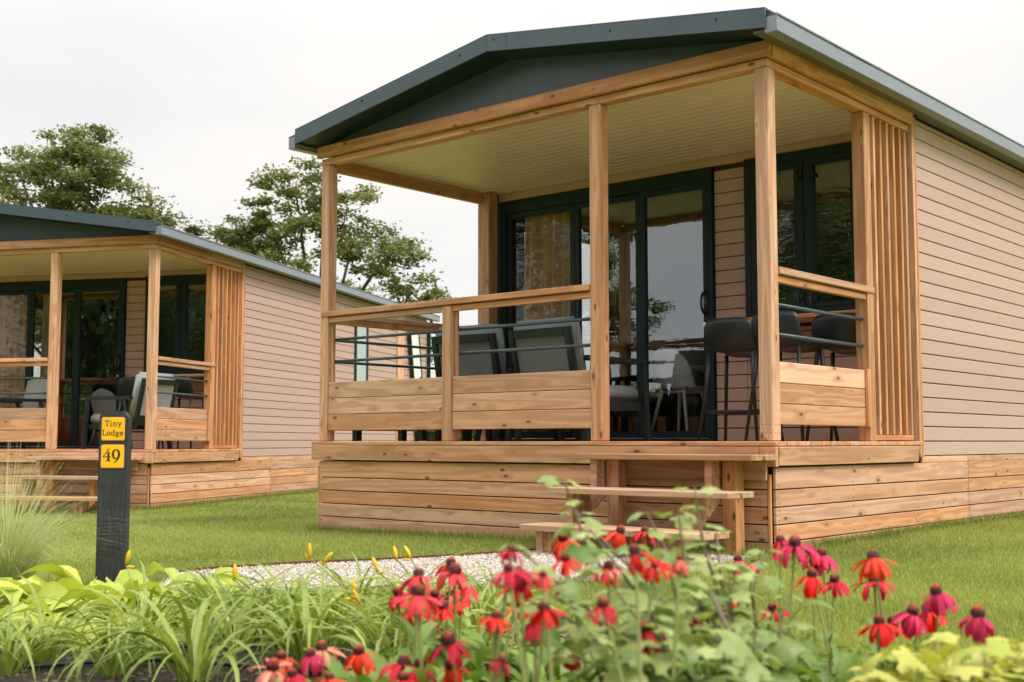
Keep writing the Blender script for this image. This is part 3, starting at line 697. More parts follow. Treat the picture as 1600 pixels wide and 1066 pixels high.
# ------------------------------------------------------------------ furniture
def cushion(x0, x1, y0, y1, z0, z1, name, mat, parent, Mx=None, rad=.03):
    m = MB(); bm = bmesh.new(); bmesh.ops.create_cube(bm, size=1)
    for v in bm.verts: v.co = Vector(((v.co.x + .5) * (x1 - x0) + x0, (v.co.y + .5) * (y1 - y0) + y0, (v.co.z + .5) * (z1 - z0) + z0))
    bmesh.ops.bevel(bm, geom=list(bm.edges), offset=rad, segments=3, affect='EDGES')
    m.add(bm, Mx); return m.build(name, mat, parent, True)
def make_armchair(fab):
    # faces +y ; origin on the floor at the centre
    r = empty('lounge_armchair'); fr = M['frame']; w = .36
    cushion(-w + .05, w - .05, -.26, .36, .30, .42, 'seat_cushion', fab, r)
    b = R(-13); Mx = Matrix.Translation((0, -.27, .36)) @ Matrix.Rotation(-b, 4, 'X')
    cushion(-w + .05, w - .05, -.06, .06, .02, .56, 'back_cushion', fab, r, Mx, .04)
    m = MB(); q = Mx
    m.box(-w + .06, -w + .11, -.105, -.062, -.10, .50, q, .004); m.box(w - .11, w - .06, -.105, -.062, -.10, .50, q, .004)
    m.box(-w + .11, w - .11, -.105, -.062, .44, .50, q, .004); m.box(-w + .11, w - .11, -.105, -.062, -.06, .06, q, .004)
    m.build('back_frame', fr, r)
    m = MB(); m.box(-w + .11, w - .11, -.085, -.068, .06, .44, q); m.build('back_panel', fab, r)
    m = MB(); m.box(-w + .04, w - .04, -.30, .36, .235, .298, None, .005); m.build('seat_frame', fr, r)
    for s in (-1, 1):
        m = MB(); x0, x1 = sorted((s * w, s * (w - .045))); m.box(x0, x1, -.33, .38, .585, .625, None, .006); m.build('armrest', fr, r)
        for (ya, yb) in ((.33, .38), (-.25, -.32)):
            m = MB(); n = len(m.v); sg = .045; out = .06 if ya > 0 else -.10
            m.prism([(ya, .585), (ya + sg, .585), (ya + sg + out, 0), (ya + out, 0)], x0 + .002, x1 - .002); m.build('leg', fr, r)
    return r
arm = make_armchair(M['fabric']); tag(arm, 'grey cushioned lounge chair seen from behind, nearer the middle veranda post', 'armchair', 'lounge armchairs on the verandas')
place(arm, LA, -2.09, .80, R(-2))
a2 = copy_tree(arm); a2['label'] = 'grey cushioned lounge chair seen from behind, left one beside the short rail post'; place(a2, LA, -2.96, .82, R(8))
arml = make_armchair(M['fabric2']); tag(arml, 'light grey lounge chair on the far veranda, partly behind the sign post', 'armchair', 'lounge armchairs on the verandas')
place(arml, LB, -.72, .72, R(78))
a4 = copy_tree(arml); a4['label'] = 'light grey lounge chair at the left edge on the far veranda'; place(a4, LB, -2.55, .95, R(150))
a5 = copy_tree(arm); a5['label'] = 'grey lounge chair at the left end of the near veranda, half hidden by the rail'; place(a5, LA, -3.35, 1.62, R(-62))
def make_coffee_table():
    r = empty('coffee_table'); m = MB(); m.box(-.42, .42, -.3, .3, .34, .375, None, .006); m.build('table_top', M['frame'], r)
    for x in (-.41, .35):
        for y in (-.29, .23): box('leg', x, x + .06, y, y + .06, 0, .339, M['frame'], r, .004)
    return r
ct = make_coffee_table(); tag(ct, 'low dark coffee table with square legs behind the veranda boards', 'table'); place(ct, LA, -3.62, .52, 0)
def make_stool():
    r = empty('bar_stool'); pl = M['plastic']
    # shell: curved back + seat
    vs, fs = [], []; nu, nv = 14, 12
    for j in range(nv + 1):
        v = j / nv
        for i in range(nu + 1):
            u = i / nu * 2 - 1
            if v < .45:      # seat
                y = .17 - v / .45 * .33; z = .655 + .012 * u * u + (.0 if v > .08 else -.02 * (1 - v / .08)); x = u * .20
                z += .02 * (abs(u) ** 4)
            else:
                t_ = (v - .45) / .55; y = -.16 - .06 * t_ - .02 * math.sin(t_ * 3.1) + .06 * u * u * (1 - .3 * t_); z = .655 + .245 * t_ ** 1.05 - .02 * u ** 6 * t_
                hw = .205 - .012 * t_; x = u * hw
                if t_ > .7: x *= 1 - .10 * ((t_ - .7) / .3) ** 2.5
            vs.append((x, y, z))
    for j in range(nv):
        for i in range(nu):
            a = j * (nu + 1) + i; fs.append((a, a + 1, a + nu + 2, a + nu + 1))
    o = meshobj('seat_shell', vs, fs, pl, r, True)
    sm = o.modifiers.new('thickness', 'SOLIDIFY'); sm.thickness = .014; sm.offset = 0
    for sx in (-1, 1):
        for sy in (-1, 1):
            m = MB(); m.tube([(sx * .17, sy * .135 - .01, .65), (sx * .185, sy * .155 - .01, .45), (sx * .235, sy * .215, .0)], [.016, .015, .012], 10); m.build('leg', pl, r, True)
    m = MB(); z = .215; a, b = .205, .19
    for p, q_ in (((-a, -b), (a, -b)), ((a, -b), (a, b)), ((a, b), (-a, b)), ((-a, b), (-a, -b))): m.tube([(*p, z), (*q_, z)], .011, 8)
    m.build('footrest', pl, r, True)
    return r
s0 = make_stool(); tag(s0, 'black plastic bar stool left of the near veranda corner post', 'bar stool', 'black bar stools at the bar shelves'); place(s0, LA, -1.03, 1.38, R(4))
for Lo, x, y, rz, lb in ((LA, -.52, 1.20, R(-6), 'black plastic bar stool just behind the near corner side railing'), (LA, -.28, 1.62, R(3), 'black bar stool deepest in the near veranda corner beside the slat screen'),
                         (LB, -1.03, 1.42, R(2), 'dark bar stool left of the far veranda corner post'), (LB, -.40, 1.45, R(-4), 'dark bar stool behind the far veranda side railing')):
    c = copy_tree(s0); c['label'] = lb; place(c, Lo, x, y, rz)
def make_shell_chair():
    r = empty('shell_chair'); vs, fs = [], []; nu, nv = 14, 16
    for j in range(nv + 1):
        v = j / nv
        for i in range(nu + 1):
            u = i / nu * 2 - 1
            if v < .42:
                t_ = v / .42; y = .20 - t_ * .36; hw = .19 + .03 * math.sin(t_ * 2.2); z = .445 + .02 * u * u - .02 * (1 - t_) ** 3
            else:
                t_ = (v - .42) / .58; y = -.16 - .11 * t_ + .07 * u * u * (1 - t_ * .5); hw = .225 * math.sqrt(max(.02, 1 - (max(0, t_ - .35) / .66) ** 2.6)) - .0; z = .445 + .36 * t_ ** 1.15
            vs.append((u * hw, y, z))
    for j in range(nv):
        for i in range(nu):
            a = j * (nu + 1) + i; fs.append((a, a + 1, a + nu + 2, a + nu + 1))
    o = meshobj('seat_shell', vs, fs, M['shell'], r, True); sm = o.modifiers.new('thickness', 'SOLIDIFY'); sm.thickness = .01
    for sx in (-1, 1):
        for sy in (-1, 1):
            m = MB(); m.tube([(sx * .12, sy * .12 - .01, .44), (sx * .215, sy * .20, 0)], [.017, .012], 10); m.build('leg', M['shell'], r, True)
    m = MB(); m.tube([(-.13, -.11, .425), (.13, -.11, .425)], .012, 8); m.tube([(-.13, .11, .425), (.13, .11, .425)], .012, 8); m.build('seat_support', M['shell'], r, True)
    return r
c0 = make_shell_chair(); tag(c0, 'pale grey shell chair behind the glass door of the near lodge', 'chair', 'pale shell dining chairs'); place(c0, LA, -2.22, 2.44, R(-6))
c1 = copy_tree(c0); c1['label'] = 'pale grey shell chair behind the glass door of the far lodge'; place(c1, LB, -2.05, 2.44, R(-6))
def make_dining_table():
    r = empty('dining_table'); m = MB(); m.tube([(0, 0, .71), (0, 0, .735)], .42, 28); m.build('table_top', M['tread'], r)
    m = MB(); m.tube([(0, 0, .02), (0, 0, .71)], .035, 12); m.tube([(0, 0, 0), (0, 0, .02)], .24, 20); m.build('pedestal', M['black'], r); return r
d0 = make_dining_table(); tag(d0, 'round dining table inside the near lodge behind the pale chair', 'table', 'round dining tables indoors'); place(d0, LA, -3.0, 3.9)
d1 = copy_tree(d0); d1['label'] = 'round dining table inside the far lodge behind the pale chair'; place(d1, LB, -3.0, 3.9)
def make_curtain(Lo, x0, x1, y, label, seed):
    rr = random.Random(seed); n = int((x1 - x0) / .011); vs = []; ph = rr.uniform(0, 6)
    for i in range(n + 1):
        x = x0 + (x1 - x0) * i / n; a = math.sin(i * .62 + ph + math.sin(i * .13) * 1.6) * .055 + math.sin(i * .27 + ph) * .02
        vs += [(x, y + a * .7, 2.28), (x + a * .25, y + a * 1.1, 1.2), (x + a * .4, y + a * 1.35, .04)]
    fs = []
    for i in range(n):
        for k in range(2): a = i * 3 + k; fs.append((a, a + 3, a + 4, a + 1))
    o = meshobj('curtain', vs, fs, M['curtain'], None, True); seat_in(o, Lo)
    return tag(o, label, 'curtain', 'ochre curtains behind the veranda glass')
make_curtain(LA, -3.90, -3.20, 2.27, 'ochre curtain behind the left door pane of the near lodge', 1)
make_curtain(LB, -3.98, -3.28, 2.27, 'ochre curtain at the left photo edge behind the far lodge glass', 2)
make_curtain(LB, -3.10, -2.82, 2.30, 'narrow ochre curtain just left of the far veranda middle post', 3)
# leaning glazed panel by the far lodge wall
r = empty('leaning_panel', label='pale framed glazed panel leaning beside the side wall of the far lodge', cat='panel')
m = MB(); Mx = Matrix.Rotation(R(14), 4, 'X')
for a in ((0, .03, 0, .04, 0, 2.95), (0, .03, .46, .50, 0, 2.95), (0, .03, .04, .46, 0, .04), (0, .03, .04, .46, 2.91, 2.95), (0, .03, .04, .46, 1.95, 1.98)): m.box(*a, Mx)
m.build('frame', M['dark'], r); m = MB(); m.box(.01, .02, .04, .46, .04, 1.95, Mx); m.box(.01, .02, .04, .46, 1.98, 2.91, Mx); m.build('glass_pane', M['white'], r)  # white colour on the pane stands in for its reflection
place(r, LB, .06, 9.42, 0, -.72)

# ------------------------------------------------------------------ sign post
SP = (-1.948, 5.98)
r = empty('sign_post', (SP[0], SP[1], gz(*SP)), 0, 'dark square plastic post with yellow Tiny Lodge and 49 plates', 'sign post')
zt = EYE + .148 - gz(*SP); w2_ = .070
m = MB(); pr = [(-w2_, -.05), (w2_, -.05), (w2_, zt - .03), (w2_ - .026, zt), (-w2_ + .018, zt), (-w2_, zt - .022)]
m.prism(pr, 0.0, .07, axis=1); o = m.build('post', M['post'], r)
bm = bmesh.new(); bm.from_mesh(o.data); bmesh.ops.bevel(bm, geom=list(bm.edges), offset=.004, segments=2, affect='EDGES'); bm.to_mesh(o.data); bm.free()
def rrect(w, h, rad, n=5):
    out = []
    for cx, cz, a0 in ((w - rad, h - rad, 0), (-w + rad, h - rad, 90), (-w + rad, -h + rad, 180), (w - rad, -h + rad, 270)):
        for k in range(n + 1): a = R(a0 + 90 * k / n); out.append((cx + rad * math.cos(a), cz + rad * math.sin(a)))
    return out
def strokes(name, parent, lines, x0, z0, sx, sz, y):
    """lines: list of [(x,z,width)...] polylines with round joints, printed flat"""
    vs, fs = [], []
    for ln in lines:
        P_ = [(x0 + a * sx, z0 + b * sz, c * sx) for a, b, c in ln]
        for i in range(len(P_)):
            x, z, w = P_[i]; a = P_[max(i - 1, 0)]; b = P_[min(i + 1, len(P_) - 1)]
            dx, dz = b[0] - a[0], b[1] - a[1]; l_ = math.hypot(dx, dz) or 1; nx_, nz_ = -dz / l_ * w / 2, dx / l_ * w / 2
            vs += [(x + nx_, y, z + nz_), (x - nx_, y, z - nz_), (x + nx_, y + .0006, z + nz_), (x - nx_, y + .0006, z - nz_)]
            if i:
                k = len(vs) - 8; fs += [(k, k + 1, k + 5, k + 4), (k + 2, k + 6, k + 7, k + 3), (k, k + 4, k + 6, k + 2), (k + 1, k + 3, k + 7, k + 5)]
            y -= .00001
    o = meshobj(name, vs, fs, M['ink'], parent)
    return o
def arc(cx, cz, rx, rz, a0, a1, w, n=12, w2=None):
    return [(cx + rx * math.cos(R(a0 + (a1 - a0) * k / n)), cz + rz * math.sin(R(a0 + (a1 - a0) * k / n)), w + ((w2 if w2 else w) - w) * (abs(math.cos(R(a0 + (a1 - a0) * k / n)))) ) for k in range(n + 1)]
S = .11  # thin stroke
def ln(*p, w=.13): return [(a, b, w) for a, b in p]
G = {
 'T': (.86, [ln((.02, .97), (.84, .97), w=.10), ln((.43, .97), (.43, .03), w=.15), ln((.22, .03), (.64, .03), w=.09), ln((.06, 1.0), (.03, .76), w=.08), ln((.80, 1.0), (.83, .76), w=.08)]),
 'i': (.40, [ln((.02, .62), (.22, .62), w=.09), ln((.2, .65), (.2, .03)), ln((.02, .03), (.38, .03), w=.09), ln((.14, .90), (.26, .90), w=.14)]),
 'n': (.78, [ln((.02, .62), (.2, .62), w=.09), ln((.18, .65), (.18, .03)), ln((.02, .03), (.34, .03), w=.09), [(.18, .48, .1), (.28, .60, .11), (.42, .65, .12), (.54, .60, .13), (.6, .45, .14), (.6, .03, .14)], ln((.44, .03), (.76, .03), w=.09)]),
 'y': (.74, [ln((.0, .63), (.28, .63), w=.09), ln((.46, .63), (.74, .63), w=.09), ln((.14, .63), (.38, .06), w=.14), ln((.62, .63), (.34, -.08), (.22, -.27), (.04, -.27), w=.10)]),
 'L': (.74, [ln((.02, .97), (.40, .97), w=.09), ln((.2, .97), (.2, .03), w=.15), ln((.02, .04), (.70, .04), w=.09), ln((.67, .0), (.70, .28), w=.09)]),
 'o': (.66, [arc(.32, .33, .25, .31, 0, 360, .08, 18, .15)]),
 'd': (.76, [arc(.31, .33, .25, .31, 30, 330, .08, 14, .14), ln((.38, .97), (.56, .97), w=.09), ln((.56, .99), (.56, .03), w=.14), ln((.54, .03), (.74, .03), w=.09)]),
 'g': (.68, [arc(.29, .41, .2, .22, 0, 360, .08, 16, .13), ln((.42, .58), (.64, .62), w=.09), arc(.31, -.12, .27, .15, 0, 360, .09, 16, .11), ln((.2, .22), (.13, .12), (.22, .03), w=.09)]),
 'e': (.62, [ln((.1, .36), (.52, .36), w=.08), arc(.32, .33, .24, .31, 8, 320, .08, 14, .14)]),
}
def word(name, parent, txt, xc, zb, h, y):
    wtot = sum(G[c][0] for c in txt) + .10 * (len(txt) - 1); x = xc - wtot * h / 2
    allv = []
    for c in txt:
        allv += [[(a + (x - xc) / h, b, w) for a, b, w in l_] for l_ in G[c][1]]; x += (G[c][0] + .10) * h
    return strokes(name, parent, allv, xc, zb, h, h, y)
for i, zc in enumerate((.0, -.1335)):
    z = EYE + .06 - gz(*SP) + zc + .0015
    m = MB(); m.prism(rrect(.0565, .0575, .010), -.004, -.0005, axis=1); m.build('plate_rim', M['plateedge'], r)
    rim = list(bpy.data.objects)[-1]
    pl = [o for o in col.objects if o.name.startswith('plate_rim')][-1]; pl.location = (0, 0, z)
    m = MB(); m.prism(rrect(.0525, .0535, .008), -.0068, -.0042, axis=1); o = m.build('yellow_plate', M['yellow'], r); o.location = (0, 0, z)
    if i == 0:
        a = word('lettering', o, 'Tiny', .001, .014, .027, -.0075); b = word('lettering', o, 'Lodge', .0, -.0315, .027, -.0075)
    else:
        # old-style 4 and 9
        four = [[(.50, .82, .06), (.06, .22, .06)], [(.04, .205, .06), (.62, .205, .06)], [(.44, .56, .15), (.44, -.08, .15)], [(.24, -.09, .05), (.62, -.09, .05)]]
        nine = [arc(1.0, .40, .235, .33, 60, 420, .07, 24, .15), [(1.22, .40, .15), (1.20, .20, .14), (1.10, -.02, .10), (.92, -.18, .05), (.80, -.24, .03)]]
        strokes('lettering', o, four + nine, -.0475, -.0155, .066, .066, -.0075)

# ------------------------------------------------------------------ trees
def quads(C, size, flat=.5):
    """random leaf quads centred on C"""
    n = len(C); a = rng.normal(size=(n, 3)); a[:, 2] *= flat; a /= np.linalg.norm(a, axis=1)[:, None]
    b = rng.normal(size=(n, 3)); b -= a * np.sum(a * b, 1)[:, None]; b[:, 2] *= flat; b /= np.linalg.norm(b, axis=1)[:, None] + 1e-9
    s = (size * rng.uniform(.6, 1.3, n))[:, None]; a *= s; b *= s * .55
    return np.stack([C - a, C - b * .9, C + a, C + b], 1).reshape(-1, 3)
def make_tree(name, lobes, seed, per=18, leaves=170, leaf=.075, fork=.30):
    """limbs grow towards foliage clusters spread through the crown's lobes (x, y, z, radius, height)"""
    r2 = np.random.default_rng(seed); rr = random.Random(seed); cl = []
    for (x, y, z, ra, rh) in lobes:
        n = int(per * ra * rh / 1.1)
        u = r2.normal(size=(n, 3)); u /= np.linalg.norm(u, axis=1)[:, None]; u *= (r2.uniform(.25, 1.0, n) ** .5)[:, None]
        cl += [Vector((x + q[0] * ra, y + q[1] * ra, z + q[2] * rh)) for q in u.tolist()]
    zc = min(l_[2] - l_[4] for l_ in lobes); top = max(l_[2] for l_ in lobes)
    nodes = []; par = []; plen = []
    def add(p, k):
        nodes.append(p); par.append(k); plen.append(0 if k < 0 else plen[k] + (p - nodes[k]).length); return len(nodes) - 1
    k = add(Vector((0, 0, -.1)), -1)
    fz = zc * .45
    for i in range(4): k = add(Vector((rr.gauss(0, .05), rr.gauss(0, .05), fz * (i + 1) / 4)), k)
    fk = k
    for (x, y, z, ra, rh) in lobes:      # one limb per lobe
        k = fk; p0 = nodes[fk]; tgt = Vector((x, y, z))
        for i in range(7):
            t_ = (i + 1) / 7; q = p0.lerp(tgt, t_); q.z = p0.z + (z - p0.z) * (t_ ** .8); q.x = p0.x + (x - p0.x) * t_ ** 1.25; q.y = p0.y + (y - p0.y) * t_ ** 1.25
            k = add(q + Vector((rr.gauss(0, .10), rr.gauss(0, .10), rr.gauss(0, .06))), k)
    cl.sort(key=lambda c: (c - nodes[fk]).length); leafn = []
    for c in cl:
        best = min(range(4, len(nodes)), key=lambda j: (nodes[j] - c).length + .22 * plen[j] + (0 if nodes[j].z < c.z + .2 else .6))
        k = best; p0 = nodes[best]
        for i in range(3):
            t_ = (i + 1) / 3; q = p0.lerp(c, t_); q.z -= .12 * math.sin(t_ * 3.1); k = add(q + Vector((rr.gauss(0, .05), rr.gauss(0, .05), rr.gauss(0, .04))), k)
        leafn.append(k)
    cnt = [0] * len(nodes)
    for k in leafn:
        while k >= 0: cnt[k] += 1; k = par[k]
    rad = [.011 * max(1, c) ** .55 for c in cnt]; tb = MB()
    for j in range(1, len(nodes)):
        if cnt[j]: tb.tube([nodes[par[j]], nodes[j]], [min(rad[par[j]], rad[j] * 1.25), rad[j]], 6 if rad[j] < .04 else 9, False)
    C = []; T_ = []
    for k in leafn:
        c = np.array(nodes[k]); nn = int(leaves * rr.uniform(.45, 1.35)); ra = .36 * rr.uniform(.65, 1.3)
        g = rng.normal(size=(nn, 3)) * np.array([ra, ra, ra * .45]) * .6
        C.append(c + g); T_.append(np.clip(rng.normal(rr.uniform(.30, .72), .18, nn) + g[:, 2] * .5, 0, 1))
    C = np.concatenate(C); T_ = np.concatenate(T_); root = empty(name)
    tb.build('trunk', M['bark'], root, True, False)
    big_mesh('crown', quads(C, leaf), 4, M['leafA'], root, colors=np.repeat(T_, 4))
    return root
def at(px, dep, py=None):
    x = (px - 800) / F_PX * dep
    return (x, dep, gz(x, dep))
t1 = make_tree('tree', [(0, 0, 9.3, 1.5, 1.3), (-1.7, .6, 8.9, 1.2, .9), (.8, -.7, 8.5, 1.2, 1.1), (-.8, .3, 7.4, 1.5, 1.1), (.5, .8, 7.2, 1.3, 1.0), (-2.2, -.4, 7.3, 1.1, .9)], 11)
t2 = make_tree('tree', [(-1.2, .3, 7.7, .9, .7), (-.2, -.5, 8.5, 1.2, .62), (.9, .5, 8.2, 1.2, .7), (2.3, -.2, 6.3, 1.3, .85), (3.3, .3, 5.3, 1.1, .6), (1.5, .7, 6.9, 1.2, .8), (0, -.6, 6.8, 1.0, .8), (-1.3, -.3, 6.1, 1.0, .8)], 23)
t3 = make_tree('tree', [(-.2, .2, 6.9, 1.1, .8), (.7, -.4, 7.1, 1.0, .8), (-.6, -.5, 5.9, 1.2, .9), (.9, .4, 5.9, 1.3, .9), (.1, .8, 5.0, 1.4, .8), (-1.5, .3, 5.2, 1.0, .8), (1.9, -.2, 5.1, 1.0, .7)], 37)
t4 = make_tree('tree', [(0, 0, 8.0, 1.3, 1.2), (1.0, .4, 7.4, 1.1, .9), (1.5, -.4, 6.6, 1.1, .7), (-.6, -.3, 7.0, 1.3, 1.0), (.5, .5, 5.9, 1.5, 1.0)], 51)
def put(o, px, dep, rz, s, label, group='trees beyond the lodges', first=False):
    c = o if first else copy_tree(o); c.location = at(px, dep); c.rotation_euler = (0, 0, rz); c.scale = (s, s, s); tag(c, label, 'tree', group); return c
put(t1, 100, 36, 0.0, 1.0, 'tallest tree behind the far lodge roof with open airy crown', first=True)
put(t2, 480, 37, 0.0, 1.0, 'wide airy tree seen left of the near veranda corner post', first=True)
put(t3, 355, 38, 0.0, 1.0, 'lower tree filling the dip between the two taller trees', first=True)
put(t4, 185, 37, 0.0, 1.0, 'dark rounded tree behind the right end of the far gable', first=True)
put(t3, -20, 39, 2.0, 1.02, 'bushy green tree at the left edge of the photo')
put(t3, 110, 42, 3.6, .95, 'dense tree low behind the tallest tree')
put(t3, 430, 43, .8, .88, 'dense tree half hidden behind the wide airy tree')
put(t3, 545, 42, 3.1, .82, 'tree directly behind the near veranda left corner post')
put(t3, 620, 44, 2.4, .70, 'smallest tree at the right end of the background trees')
put(t4, 240, 43, 2.6, .86, 'low tree just above the far lodge roof edge')
# trees reflected in the glass only (left of the picture, in front of the lodges)
refl = []
for (x, y, s, src, rz) in ((-15.8, 8.6, .85, t1, 1.1), (-24.5, -4.0, 1.25, t3, 1), (-21.5, -5.5, 1.15, t2, 2), (-25, -1.2, 1.2, t3, 3), (-19.5, -7.5, 1.2, t3, 4), (-12.5, -2.5, 1.0, t2, 2), (-10, -9, 1.1, t3, .4), (-3.5, -12, 1.1, t1, .4), (4, -14, 1.0, t3, 2.4), (11, -12, 1.0, t2, 2.4), (-29, 5, 1.0, t3, 5)):
    c = copy_tree(src); c.location = (x, y, gz(x, y)); c.rotation_euler = (0, 0, rz); c.scale = (s, s, s); tag(c, 'leafy tree outside the frame, mirrored in the veranda glass', 'tree', 'trees outside the frame')
def make_bush(seed, w, h, nl, mat='leafB', leaf=.07):
    r_ = empty('bush'); r2 = np.random.default_rng(seed); n = nl
    u = r2.normal(size=(n, 3)); u /= np.linalg.norm(u, axis=1)[:, None]; rad = r2.uniform(.55, 1.0, n) ** .4
    lump = 1 + .18 * np.sin(u[:, 0] * 5 + seed) * np.cos(u[:, 1] * 4 + 1) + .12 * np.sin(u[:, 2] * 7)
    C = u * (rad * lump)[:, None] * np.array([w / 2, w / 2.4, h / 2]) + np.array([0, 0, h / 2])
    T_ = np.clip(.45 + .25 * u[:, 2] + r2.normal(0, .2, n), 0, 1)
    big_mesh('foliage', quads(C, leaf, .9), 4, M[mat], r_, colors=np.repeat(T_, 4))
    m = MB()
    for k in range(5):
        a = k * 1.26; m.tube([(0, 0, -.05), (math.cos(a) * w * .12, math.sin(a) * w * .12, h * .35), (math.cos(a) * w * .25, math.sin(a) * w * .2, h * .75)], [.04, .03, .012], 6)
    m.build('stem', M['bark'], r_, True); return r_
bsh = make_bush(4, 3.0, 2.0, 5200)
tag(bsh, 'green bush low in the gap between the two lodges', 'bush', 'bushes beyond the lodges'); bsh.location = at(715, 27)
for px, dep, s, lb in ((640, 29, .9, 'green bush left of the one in the gap, behind the end of the far lodge'), (800, 28, .9, 'bush behind the near lodge, right of the gap'), (890, 30, .9, 'bush behind the near lodge, second right of the gap'), (560, 33, .9, 'bush hidden behind the far lodge end wall')):
    c = copy_tree(bsh); c.location = at(px, dep); c.scale = (s, s, s); c.rotation_euler = (0, 0, px); c['label'] = lb
for (x, y, sx, sy, sz_) in ((-25, -3.0, 3, 2.1, 4.4), (-20.5, -7.5, 2.6, 2.2, 4.2), (-30, -8, 3, 3, 5), (-16, -12, 3, 3, 4)):
    c = copy_tree(bsh); c.location = (x, y, gz(x, y)); c.scale = (sx, sy, sz_); tag(c, 'big leafy bush outside the frame, mirrored in the far veranda glass', 'bush', 'hedge outside the frame')
for i in range(16):   # hedge line in front of the lodges, outside the frame
    c = copy_tree(bsh); t_ = i / 15; x = -19 + 3 * t_; y = 10 - 20 * t_
    if i >= 9: x = -17 + (i - 9) * 2.6; y = -9
    c.location = (x, y, gz(x, y)); c.scale = (.9, .9, 1.15); c.rotation_euler = (0, 0, i); tag(c, 'green hedge bush outside the frame, mirrored in the veranda glass', 'bush', 'hedge outside the frame')
for i in range(40):   # far belt closing the horizon
    a = R(-62 + i * 3.2); dd = 75 + (i % 3) * 4; c = copy_tree(bsh); x, y = math.sin(a) * dd, math.cos(a) * dd
    c.location = (x, y, gz(x, y)); c.scale = (2.2, 1.6, 1.5); c.rotation_euler = (0, 0, i * 1.7); tag(c, 'distant hedge bush far behind the lodges', 'bush', 'distant hedge')

# ------------------------------------------------------------------ bed plants
def blade_mesh(name, L_, W_, mat, arch, up=75, n=7, fold=.25, tipdrop=0.0, seed=0, wprof=None):
    """strip leaf starting at origin, leaving along +x at angle up, arching over"""
    rr = random.Random(seed); vs, fs = [], []; p = Vector((0, 0, 0)); a = R(up)
    for i in range(n + 1):
        t_ = i / n; w = W_ / 2 * (wprof(t_) if wprof else min(1, .5 + t_ * 3) * (1 - t_ ** 3) + .02)
        twist = math.sin(t_ * 2 + seed) * .3
        s_ = Vector((0, math.cos(twist), math.sin(twist))) * w
        vs += [p - s_ + Vector((0, 0, w * fold)), p.copy(), p + s_ + Vector((0, 0, w * fold))]
        a -= arch / n * (1 + t_ * .8); p = p + Vector((math.cos(a), rr.gauss(0, .03), math.sin(a))) * L_ / n
    for i in range(n):
        k = i * 3; fs += [(k, k + 1, k + 4, k + 3), (k + 1, k + 2, k + 5, k + 4)]
    me = bpy.data.meshes.new(name); me.from_pydata([tuple(v) for v in vs], [], fs); me.materials.append(mat); me.polygons.foreach_set('use_smooth', [True] * len(fs)); return me
def leafprof(t_): return max(.03, math.sin(min(1, t_ * 1.15 + .02) ** .75 * math.pi) if t_ < .87 else (1 - t_) * 2.6)
def lance(t_): return max(.04, math.sin(math.pi * min(1, t_ ** .8)) ** .8)
def inst(name, me, parent, loc=(0, 0, 0), rot=(0, 0, 0), s=1.0, color=None):
    o = bpy.data.objects.new(name, me); o.location = loc; o.rotation_euler = rot; o.scale = (s, s, s) if isinstance(s, (int, float)) else s
    o.parent = parent; col.objects.link(o)
    if color: o.color = (*color, 1)
    return o
rr = random.Random(21)
lily = [blade_mesh('blade', .46 + .04 * (k % 3), .0145 + .003 * (k % 3), M['lily'], R(70 + 22 * (k % 4)), 84 - 5 * (k % 3), 8, .5, seed=k) for k in range(9)]
bud_me = bpy.data.meshes.new('bud')
_b = MB(); _b.tube([(0, 0, 0), (0, 0, .012), (0, 0, .028), (0, 0, .044), (0, 0, .052)], [.0035, .0065, .0085, .006, .001], 8); bud_me.from_pydata([tuple(v) for v in _b.v], [], _b.f); bud_me.materials.append(M['bud']); bud_me.polygons.foreach_set('use_smooth', [True] * len(_b.f))
ordn = ['first', 'second', 'third', 'fourth', 'fifth', 'sixth', 'seventh', 'eighth', 'ninth', 'tenth', 'eleventh', 'twelfth']
def lily_clump(x, y, n, s, label):
    c = empty('daylily', (x, y, gz(x, y) + .015), rr.uniform(0, 6), label, 'daylily', 'daylily clumps in the flower bed')
    for i in range(n):
        a = rr.uniform(0, 6.283); q = rr.uniform(0, .05)
        inst('blade', rr.choice(lily), c, (math.cos(a) * q, math.sin(a) * q, 0), (rr.gauss(0, .12), rr.gauss(-.05, .16), a), s * rr.uniform(.7, 1.12))
    return c
rows = [('front row', 3.62, [-130, 40, 190, 330, 470, 620, 760], .95), ('second row', 4.0, [-40, 95, 235, 375, 510, 640, 760], .80), ('third row', 4.38, [250, 335, 420, 500, 580, 660, 760], .80), ('back row', 4.68, [360, 470, 570, 660], .72)]
clumps = {}
for rn, dep, pxs, s in rows:
    for i, px in enumerate(pxs):
        d_ = dep + rr.uniform(-.12, .12); x = (px + rr.uniform(-18, 18) - 800) / F_PX * d_
        clumps[(rn, i)] = lily_clump(x, d_, 37, s * rr.uniform(.9, 1.08) * (.80 if px < 280 else 1), 'green strappy daylily clump, %s from the left in the %s of clumps' % (ordn[i], rn))
